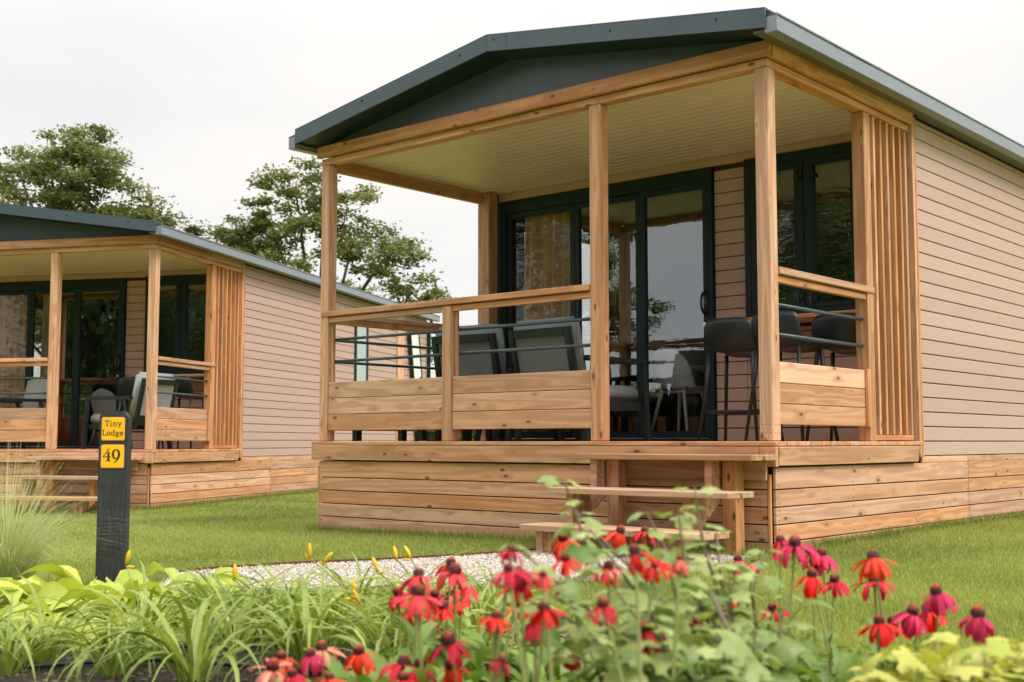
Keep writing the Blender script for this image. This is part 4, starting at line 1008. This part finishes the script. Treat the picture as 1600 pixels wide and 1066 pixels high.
# flower stalks with yellow buds: pixel, depth
def P3(px, py, dep):
    v = -(py - 533); cp, sp = math.cos(.0822), math.sin(.0822); dy = cp - sp * v / F_PX
    return Vector(((px - 800) / F_PX / dy * dep, dep, EYE + (sp + cp * v / F_PX) / dy * dep))
for px, py, dep, key in ((484, 872, 4.3, ('third row', 4)), (505, 880, 4.3, ('third row', 4)), (552, 932, 3.9, ('second row', 4)), (620, 874, 4.5, ('back row', 3)), (642, 872, 4.5, ('back row', 3)), (590, 893, 4.2, ('third row', 5)), (197, 882, 4.4, ('third row', 0)), (366, 905, 4.2, ('third row', 2)), (562, 944, 3.9, ('second row', 4))):
    cl = clumps[key]; T3_ = P3(px, py, dep); B3 = Vector((cl.location.x, cl.location.y, cl.location.z))
    inv = Matrix.Rotation(-cl.rotation_euler.z, 4, 'Z'); t_ = inv @ (T3_ - B3)
    m = MB(); m.tube([(0, 0, 0), (t_.x * .35, t_.y * .35, t_.z * .55), tuple(t_)], [.0035, .003, .0022], 6); stk = m.build('flower_stalk', M['stem'], cl, True)
    inst('bud', bud_me, stk, tuple(t_), (rr.gauss(0, .4), rr.gauss(0, .4), 0), 1.0)
    inst('bud', bud_me, stk, (t_.x, t_.y, t_.z - .008), (rr.gauss(0, .9), rr.gauss(0, .9), 0), .6)
# hostas
hl = [blade_mesh('leaf', .27 + .012 * k, .078 + .006 * k, M['hosta'], R(92 + 14 * k), 84 - 5 * k, 9, .55, seed=k, wprof=lambda t_: 0.08 if t_ < .42 else max(.03, math.sin(((t_ - .42) / .58) ** .62 * math.pi)) ) for k in range(5)]
hrows = [('rear row', 5.0, [-60, 20, 95, 165, 235, 300], .95), ('middle row', 4.72, [-40, 40, 115, 190, 262], 1.0), ('near row', 4.45, [-50, 40, 120, 205], 1.0)]
for rn, dep, pxs, s in hrows:
    for i, px in enumerate(pxs):
        d_ = dep + rr.uniform(-.08, .08); x = (px + rr.uniform(-14, 14) - 800) / F_PX * d_
        c = empty('hosta', (x, d_, gz(x, d_) + .01), rr.uniform(0, 6), 'yellow green hosta clump, %s from the left in the %s of hostas' % (ordn[i], rn), 'hosta', 'hostas beside the sign post')
        for k in range(33):
            a = k * 2.4 + rr.uniform(-.2, .2); o = rr.uniform(0, .07)
            inst('leaf', rr.choice(hl), c, (math.cos(a) * o, math.sin(a) * o, 0), (rr.gauss(0, .25), rr.gauss(-.12 + .5 * (1 - k / 33), .15), a), s * rr.uniform(.72, 1.15) * 1.24)
# ornamental grass
c = empty('ornamental_grass', (-2.36, 5.75, gz(-2.36, 5.75)), 0, 'feathery pale ornamental grass tuft at the left edge', 'ornamental grass')
n = 1100; a = rng.uniform(0, 6.283, n); r0 = rng.uniform(0, .09, n); L0 = rng.uniform(.42, .88, n); out = rng.uniform(.15, 1.05, n); segs = 6
pts = []
for k in range(segs + 1):
    t_ = k / segs; rad = r0 + L0 * out * (t_ * .35 + t_ ** 2 * .55); z = L0 * (t_ - out * .62 * t_ ** 2.2)
    ww = .0016 * (1 - t_ * .8); cx, cy = np.cos(a) * rad, np.sin(a) * rad
    pts.append((np.column_stack([cx - np.sin(a) * ww, cy + np.cos(a) * ww, z]), np.column_stack([cx + np.sin(a) * ww, cy - np.cos(a) * ww, z])))
Q = np.concatenate([np.stack([pts[k][0], pts[k][1], pts[k + 1][1], pts[k + 1][0]], 1).reshape(-1, 3) for k in range(segs)])
tn = np.concatenate([np.repeat(np.clip(rng.normal(.35 + .09 * k, .15, n), 0, 1), 4) for k in range(segs)])
tag(big_mesh('blades', Q, 4, M['orngrass'], c, colors=tn), kind='stuff')

# coneflowers
cf_leaf = [blade_mesh('leaf', .13 + .02 * k, .036 + .004 * k, M['cfleaf'], R(55 + 20 * k), 58, 7, .3, seed=k, wprof=lance) for k in range(4)]
petal_m = []
for k in range(4):
    petal_m.append(blade_mesh('petal', .039 + .003 * (k % 2), .0100 + .001 * k, M['petal'], R(24 + 12 * k), 4 - 6 * k, 4, -.25, seed=k, wprof=lambda t_: .45 + .55 * math.sin(min(1, t_ * 1.5) * 1.57) if t_ < .85 else .62))
def cone_mesh(seed):
    r2 = random.Random(seed); bm = bmesh.new(); bmesh.ops.create_icosphere(bm, subdivisions=3, radius=1)
    for v in bm.verts:
        k = 1 + r2.uniform(-.02, .20); v.co = Vector((v.co.x * .0098 * k, v.co.y * .0098 * k, (v.co.z * .0108 + .005) * (k if v.co.z > 0 else .6)))
    me = bpy.data.meshes.new('cone'); bm.to_mesh(me); bm.free(); me.materials.append(M['cone']); return me
cones = [cone_mesh(k) for k in range(3)]
CC = {'red': (.80, .012, .012), 'orange': (.86, .055, .015), 'coral': (.76, .05, .06), 'crimson': (.60, .008, .035), 'magenta': (.66, .025, .11), 'peach': (.85, .30, .20), 'dark red': (.34, .008, .02), 'salmon': (.78, .17, .14)}
FL = [
 (654, 902, 50, 'coral', 'upper left of the left cluster'), (704, 883, 42, 'coral', 'topmost of the left cluster'), (709, 896, 54, 'coral', 'just below the topmost of the left cluster'),
 (623, 929, 42, 'coral', 'leftmost of the left cluster'), (652, 930, 56, 'coral', 'wide one in the middle of the left cluster'), (680, 930, 40, 'crimson', 'tucked behind the middle of the left cluster'),
 (704, 933, 40, 'salmon', 'right of the middle in the left cluster'), (723, 920, 40, 'coral', 'rightmost of the left cluster'), (694, 950, 46, 'red', 'lowest of the left cluster'), (642, 955, 30, 'red', 'half hidden under the left cluster'),
 (701, 1006, 56, 'crimson', 'uppermost of the bottom middle group'), (704, 1043, 48, 'orange', 'right of the bottom middle group'), (628, 1040, 54, 'crimson', 'left of the bottom middle group'), (655, 1042, 46, 'magenta', 'centre of the bottom middle group'), (630, 1062, 40, 'red', 'cut by the photo edge in the bottom middle group'),
 (561, 1021, 46, 'orange', 'standing alone above the bottom edge left of the middle'), (503, 1016, 46, 'peach', 'upper right of the bottom left group'), (486, 1024, 44, 'magenta', 'centre of the bottom left group'), (426, 1045, 56, 'peach', 'leftmost of the bottom left group'), (457, 1056, 42, 'crimson', 'low in the bottom left group'), (515, 1062, 42, 'orange', 'rightmost at the bottom edge of the bottom left group'), (440, 1029, 42, 'orange', 'behind the leftmost of the bottom left group'),
 (774, 966, 38, 'orange', 'between the left cluster and the shrub'), (799, 862, 34, 'crimson', 'highest at the left side of the shrub'), (794, 892, 42, 'crimson', 'left side of the shrub over the gravel'), (812, 895, 42, 'dark red', 'second at the left side of the shrub'), (813, 910, 50, 'red', 'bright wide one at the left side of the shrub'), (848, 900, 34, 'coral', 'small one behind the left shrub leaves'),
 (968, 832, 42, 'orange', 'left of the pair in front of the lowest tread'), (1007, 832, 34, 'crimson', 'right of the pair in front of the lowest tread'), (880, 843, 42, 'orange', 'below the left end of the lowest tread'), (914, 855, 38, 'orange', 'right of the one below the left tread end'), (883, 875, 36, 'red', 'half hidden behind upper left shrub leaves'), (993, 865, 50, 'red', 'brightest in the centre of the shrub'), (1024, 884, 40, 'red', 'right below the brightest in the shrub centre'), (950, 888, 40, 'coral', 'left below the brightest in the shrub centre'), (1062, 876, 32, 'salmon', 'behind the shrub leaves below the tall step leg'),
 (1153, 877, 34, 'salmon', 'left of the salmon pair right of the shrub'), (1178, 882, 30, 'salmon', 'right of the salmon pair right of the shrub'), (851, 954, 52, 'red', 'large one over the lower left shrub'), (835, 974, 46, 'crimson', 'just under the large one of the lower left shrub'), (810, 944, 34, 'orange', 'small one left of the large lower left bloom'), (942, 947, 46, 'crimson', 'middle of the lower shrub'),
 (1011, 986, 54, 'crimson', 'wide one low right in the shrub'), (971, 1010, 44, 'red', 'lower centre below the shrub middle'), (893, 1017, 48, 'magenta', 'low left under the shrub'), (1143, 928, 34, 'orange', 'upper of the two right of the grey cane'), (1149, 947, 30, 'crimson', 'lower of the two right of the grey cane'), (1088, 970, 28, 'red', 'small one behind the grey cane'), (778, 965, 30, 'red', 'small one at the far left of the shrub foot'), (886, 918, 34, 'dark red', 'dark one among the left shrub leaves'), (783, 1035, 34, 'dark red', 'dark one low left of the shrub'), (945, 1066, 40, 'red', 'cut by the bottom edge under the shrub'),
 (1220, 847, 42, 'crimson', 'leftmost of the tall right cluster'), (1242, 852, 50, 'magenta', 'widest of the tall right cluster'), (1268, 864, 42, 'crimson', 'third of the tall right cluster'), (1284, 868, 42, 'magenta', 'rightmost of the tall right cluster'), (1268, 901, 46, 'red', 'flat one below the tall right cluster'), (1304, 908, 40, 'crimson', 'drooping one right below the tall right cluster'),
 (1365, 874, 52, 'orange', 'bright upper one against the right lawn'), (1366, 909, 46, 'crimson', 'directly below the bright upper one against the lawn'), (1463, 927, 54, 'magenta', 'upper of the far right group'), (1425, 959, 50, 'magenta', 'centre of the far right group'), (1449, 956, 46, 'red', 'beside the centre of the far right group'), (1374, 975, 52, 'red', 'left low one of the right lawn group'), (1395, 975, 40, 'orange', 'second low one of the right lawn group'), (1528, 964, 54, 'magenta', 'rightmost of all, alone on the lawn'), (1207, 952, 34, 'crimson', 'half hidden behind the broad leaves below the tall right cluster'),
]
for i, (px, py, wpx, cn, where) in enumerate(FL):
    dep = max(1.9, min(3.3, .070 / wpx * F_PX)); hd = P3(px, py, dep)
    if 'shrub' in where and 'right of the shrub' not in where and 'under the shrub' not in where: dep = 1.9 + .15 * (i % 3)
    hd = P3(px, py, dep)
    for _ in range(40):
        if hd.z > gz(hd.x, hd.y) + .24: break
        dep *= .97; hd = P3(px, py, dep)
    sz = wpx / F_PX * dep / .056
    bx, by = hd.x + rr.gauss(0, .035), hd.y + rr.gauss(.0, .03)
    c = empty('coneflower', (bx, by, gz(bx, by)), 0, '%s coneflower, %s' % (cn, where), 'coneflower', 'red and pink coneflowers')
    t_ = hd - Vector(c.location)
    m = MB(); m.tube([(0, 0, 0), (t_.x * .2, t_.y * .2, t_.z * .5), (t_.x * .8, t_.y * .8, t_.z * .88), (t_.x, t_.y, t_.z - .003)], [.0038, .0034, .0028, .0034], 7); m.build('stem', M['stem'], c, True)
    tilt = (rr.gauss(0, .22), rr.gauss(0, .22), rr.uniform(0, 6))
    cn_o = inst('cone', cones[i % 3], c, tuple(t_), tilt, sz * rr.uniform(.88, 1.08))
    npet = rr.choice((11, 12, 13, 14)); base = CC[cn]; Rm = Euler(tilt).to_matrix(); droop = rr.choice((rr.uniform(-.05, .35), rr.uniform(.15, .5)))
    if cn in ('salmon', 'magenta'): droop += .12
    for k in range(npet):
        if rr.random() < .06: continue
        a = k / npet * 6.283 + rr.gauss(0, .08); q = Rm @ Matrix.Rotation(a, 3, 'Z') @ Matrix.Rotation(droop + rr.gauss(0, .13), 3, 'Y')
        v_ = rr.uniform(.78, 1.18); off = Rm @ Vector((math.cos(a) * .0085, math.sin(a) * .0085, .001)) * sz
        inst('petal', rr.choice(petal_m), cn_o.parent, tuple(t_ + off), q.to_euler(), sz * rr.uniform(.86, 1.08), tuple(min(1, x * v_) for x in base))
    for k in range(3):
        f_ = rr.uniform(.12, .62); inst('leaf', rr.choice(cf_leaf), c, (t_.x * f_ * .5, t_.y * f_ * .5, t_.z * f_), (0, rr.gauss(0, .3), rr.uniform(0, 6.28)), rr.uniform(.55, .95))
# leafy coneflower tufts without blooms
def leaf_tuft(px, dep, n, s, label, meshes, name='leafy_tuft', cat='foliage plant', grp='leafy tufts among the coneflowers', hgt=.09):
    x = (px - 800) / F_PX * dep; c = empty(name, (x, dep, gz(x, dep) + .01), rr.uniform(0, 6), label, cat, grp)
    for k in range(n):
        a = k * 2.4 + rr.uniform(-.3, .3); q = rr.uniform(0, .07); inst('leaf', rr.choice(meshes), c, (math.cos(a) * q, math.sin(a) * q, rr.uniform(0, hgt)), (rr.gauss(0, .25), rr.gauss(-.1, .3), a), s * rr.uniform(.7, 1.2))
    return c
tufts = [(560, 2.75), (640, 2.6), (720, 2.75), (800, 2.5), (880, 2.8), (960, 2.6), (1040, 2.9), (1110, 2.6), (1180, 2.75), (1250, 2.5), (1320, 2.75), (1390, 2.95), (690, 3.2), (780, 3.35), (870, 3.3), (1000, 3.3), (1120, 3.2), (1220, 3.1), (930, 2.25), (820, 2.2), (1060, 2.25), (1150, 2.2)]
cfb = [blade_mesh('leaf', .19 + .02 * k, .042 + .007 * k, M['cfleaf'], R(50 + 22 * k), 68, 8, .3, seed=k + 9, wprof=lance) for k in range(4)]
tufts.sort()
for i, (px, dep) in enumerate(tufts):
    leaf_tuft(px, dep, 21, .85, 'green lance leaved tuft, number %d of the row from left to right' % (i + 1) if False else 'tuft of green lance shaped leaves, %s one from the left under the coneflowers' % (ordn[i] if i < 12 else ['thirteenth', 'fourteenth', 'fifteenth', 'sixteenth', 'seventeenth', 'eighteenth', 'nineteenth', 'twentieth', 'twenty-first', 'twenty-second'][i - 12]), cfb)
# lobed shrub
def lobed(name, mat, s, seed, lobes=5, cup=.18):
    r2 = random.Random(seed); n = 22; vs = [(0, 0, 0)]; 
    for k in range(n):
        a = -math.pi + 2 * math.pi * (k + .5) / n; base = .62 + .30 * abs(math.cos(a * lobes / 2)) ** 1.2 + r2.uniform(-.05, .05)
        if abs(a) > 2.7: base *= .55
        base *= 1.12 if abs(a) < .4 else 1; x, y = math.cos(a) * base * s, math.sin(a) * base * s
        vs.append((x + s * .5, y, -cup * base * base * s + r2.uniform(-.03, .03) * s))
    vs[0] = (s * .45, 0, 0)
    # inner ring
    fs = []; m_ = len(vs)
    for k in range(n): x, y, z = vs[1 + k]; vs.append(((x - s * .5) * .55 + s * .5, y * .55, -cup * .25 * s + (.05 * s if k % 2 else -.01 * s)))
    for k in range(n): a, b = 1 + k, 1 + (k + 1) % n; fs.append((a, b, m_ + (k + 1) % n, m_ + k)); fs.append((0, m_ + k, m_ + (k + 1) % n))
    vs += [(-s * .45, 0, .12 * s), (-s * .45, .02 * s, .13 * s), (s * .45, .02 * s, .005 * s)]; k = len(vs) - 3; fs.append((k, k + 1, k + 2))
    me = bpy.data.meshes.new(name); me.from_pydata(vs, [], fs); me.materials.append(mat); me.polygons.foreach_set('use_smooth', [True] * len(fs)); return me
sl = [lobed('leaf', M['shrubleaf'], .031 + .004 * k, k, 5, .15 + .08 * k) for k in range(4)]
SH = (.44, 2.32)
c = empty('shrub', (SH[0], SH[1], gz(*SH)), 0, 'lobed leaved green shrub rising among the red coneflowers before the steps', 'shrub')
o3 = Vector(c.location)
tips = [(880, 748, 2.3), (1085, 762, 2.35), (1010, 800, 2.3), (1195, 858, 2.45), (800, 850, 2.15), (925, 830, 2.2), (1140, 900, 2.2), (1040, 860, 2.1), (760, 905, 2.3), (860, 930, 2.0), (960, 920, 2.0), (1080, 960, 2.0), (1180, 980, 2.1), (900, 800, 2.5), (1120, 830, 2.6), (1060, 800, 2.2), (990, 760 + 90, 2.5), (1020, 960, 1.95), (920, 990, 1.9), (1130, 1020, 1.95), (850, 1000, 2.1), (1230, 930, 2.4)]
for px, py, dep in tips:
    T3_ = P3(px, py, dep) - o3; mid = Vector((T3_.x * .45 + rr.gauss(0, .02), T3_.y * .5, T3_.z * rr.uniform(.5, .62)))
    P_ = [Vector((rr.gauss(0, .02), rr.gauss(0, .02), 0)), mid * .5, mid, mid.lerp(T3_, .5) + Vector((rr.gauss(0, .015), rr.gauss(0, .015), .01)), T3_]
    m = MB(); m.tube(P_, [.006, .0055, .0045, .003, .0016], 7); m.build('cane', M['twig'], c, True)
    nn = 9
    for k in range(nn):
        f_ = .38 + .62 * k / (nn - 1); j = f_ * 4; i0 = min(3, int(j)); q = P_[i0].lerp(P_[i0 + 1], j - i0)
        for side in (0, math.pi):
            a = k * 1.57 + side + rr.gauss(0, .35); ss = rr.uniform(.75, 1.3) * (1 if k < nn - 2 else .62)
            inst('leaf', rr.choice(sl), c, (q.x + math.cos(a) * .012, q.y + math.sin(a) * .012, q.z), (rr.gauss(0, .25), rr.gauss(.25, .28), a), ss * .88)
m = MB(); g0 = P3(1180, 1075, 2.1) - o3; g1 = P3(1110, 925, 2.2) - o3; m.tube([tuple(Vector((g0.x, g0.y, max(0, g0.z - .1)))), tuple(g0), tuple(g1)], [.006, .0055, .004], 8); m.build('cane', M['white2'] if 'white2' in M else M['twig'], c, True)
# yellow green plants lower right
ll = [lobed('leaf', M['limeleaf'], .034 + .006 * k, k + 5, 6, .1 + .1 * k) for k in range(3)]
for i, (px, dep, lb) in enumerate(((1395, 2.05, 'leftmost'), (1455, 2.15, 'second from the left'), (1510, 2.1, 'third from the left'), (1565, 2.15, 'fourth from the left'), (1620, 2.05, 'rightmost'))):
    x = (px - 800) / F_PX * dep; c = empty('lime_leaved_plant', (x, dep, gz(x, dep)), 0, 'pale yellow green leafy plant at the lower right, %s of its row' % lb, 'foliage plant', 'yellow green plants at the lower right')
    m = MB()
    for k in range(44):
        a = rr.uniform(0, 6.28); q = rr.uniform(0, .14); z = rr.uniform(.14, .335) - q * .2
        inst('leaf', rr.choice(ll), c, (math.cos(a) * q, math.sin(a) * q, z), (rr.gauss(0, .35), rr.gauss(.2, .3), a), rr.uniform(.7, 1.15))
        if k % 3 == 0: m.tube([(0, 0, 0), (math.cos(a) * q * .5, math.sin(a) * q * .5, z * .7), (math.cos(a) * q, math.sin(a) * q, z)], .0022, 5)
    m.build('stems', M['stem'], c, True)
# drip hoses on the soil
for k, (pts_, lb) in enumerate(((((-1.9, 3.62), (-1.2, 3.9), (-.75, 3.72), (-.35, 3.55), (.1, 3.62)), 'black drip hose lying on the soil in the front of the bed'), (((-1.6, 4.3), (-1.0, 4.15), (-.5, 4.2), (0, 4.05)), 'black drip hose lying further back between the daylilies'))):
    l_ = smooth_line(pts_, 8); m = MB(); m.tube([(x, y, gz(x, y) + .03) for x, y in l_], .008, 8); tag(m.build('drip_hose', M['hose'], None, True), lb, 'hose')
# mulch chips
P = scatter(9000, (-3, 1.6, 2.2, 5.2), bed_poly); n = len(P)
Cc = np.column_stack([P, gz_np(P[:, 0], P[:, 1]) + .02]); 
tag(big_mesh('mulch', quads(Cc, .011, .35), 4, M['mulch'] if 'mulch' in M else M['twig'], colors=np.repeat(rng.uniform(0, 1, n), 4)), 'brown bark chips scattered over the bed soil', 'mulch', kind='stuff')
print('objects', len(col.objects))
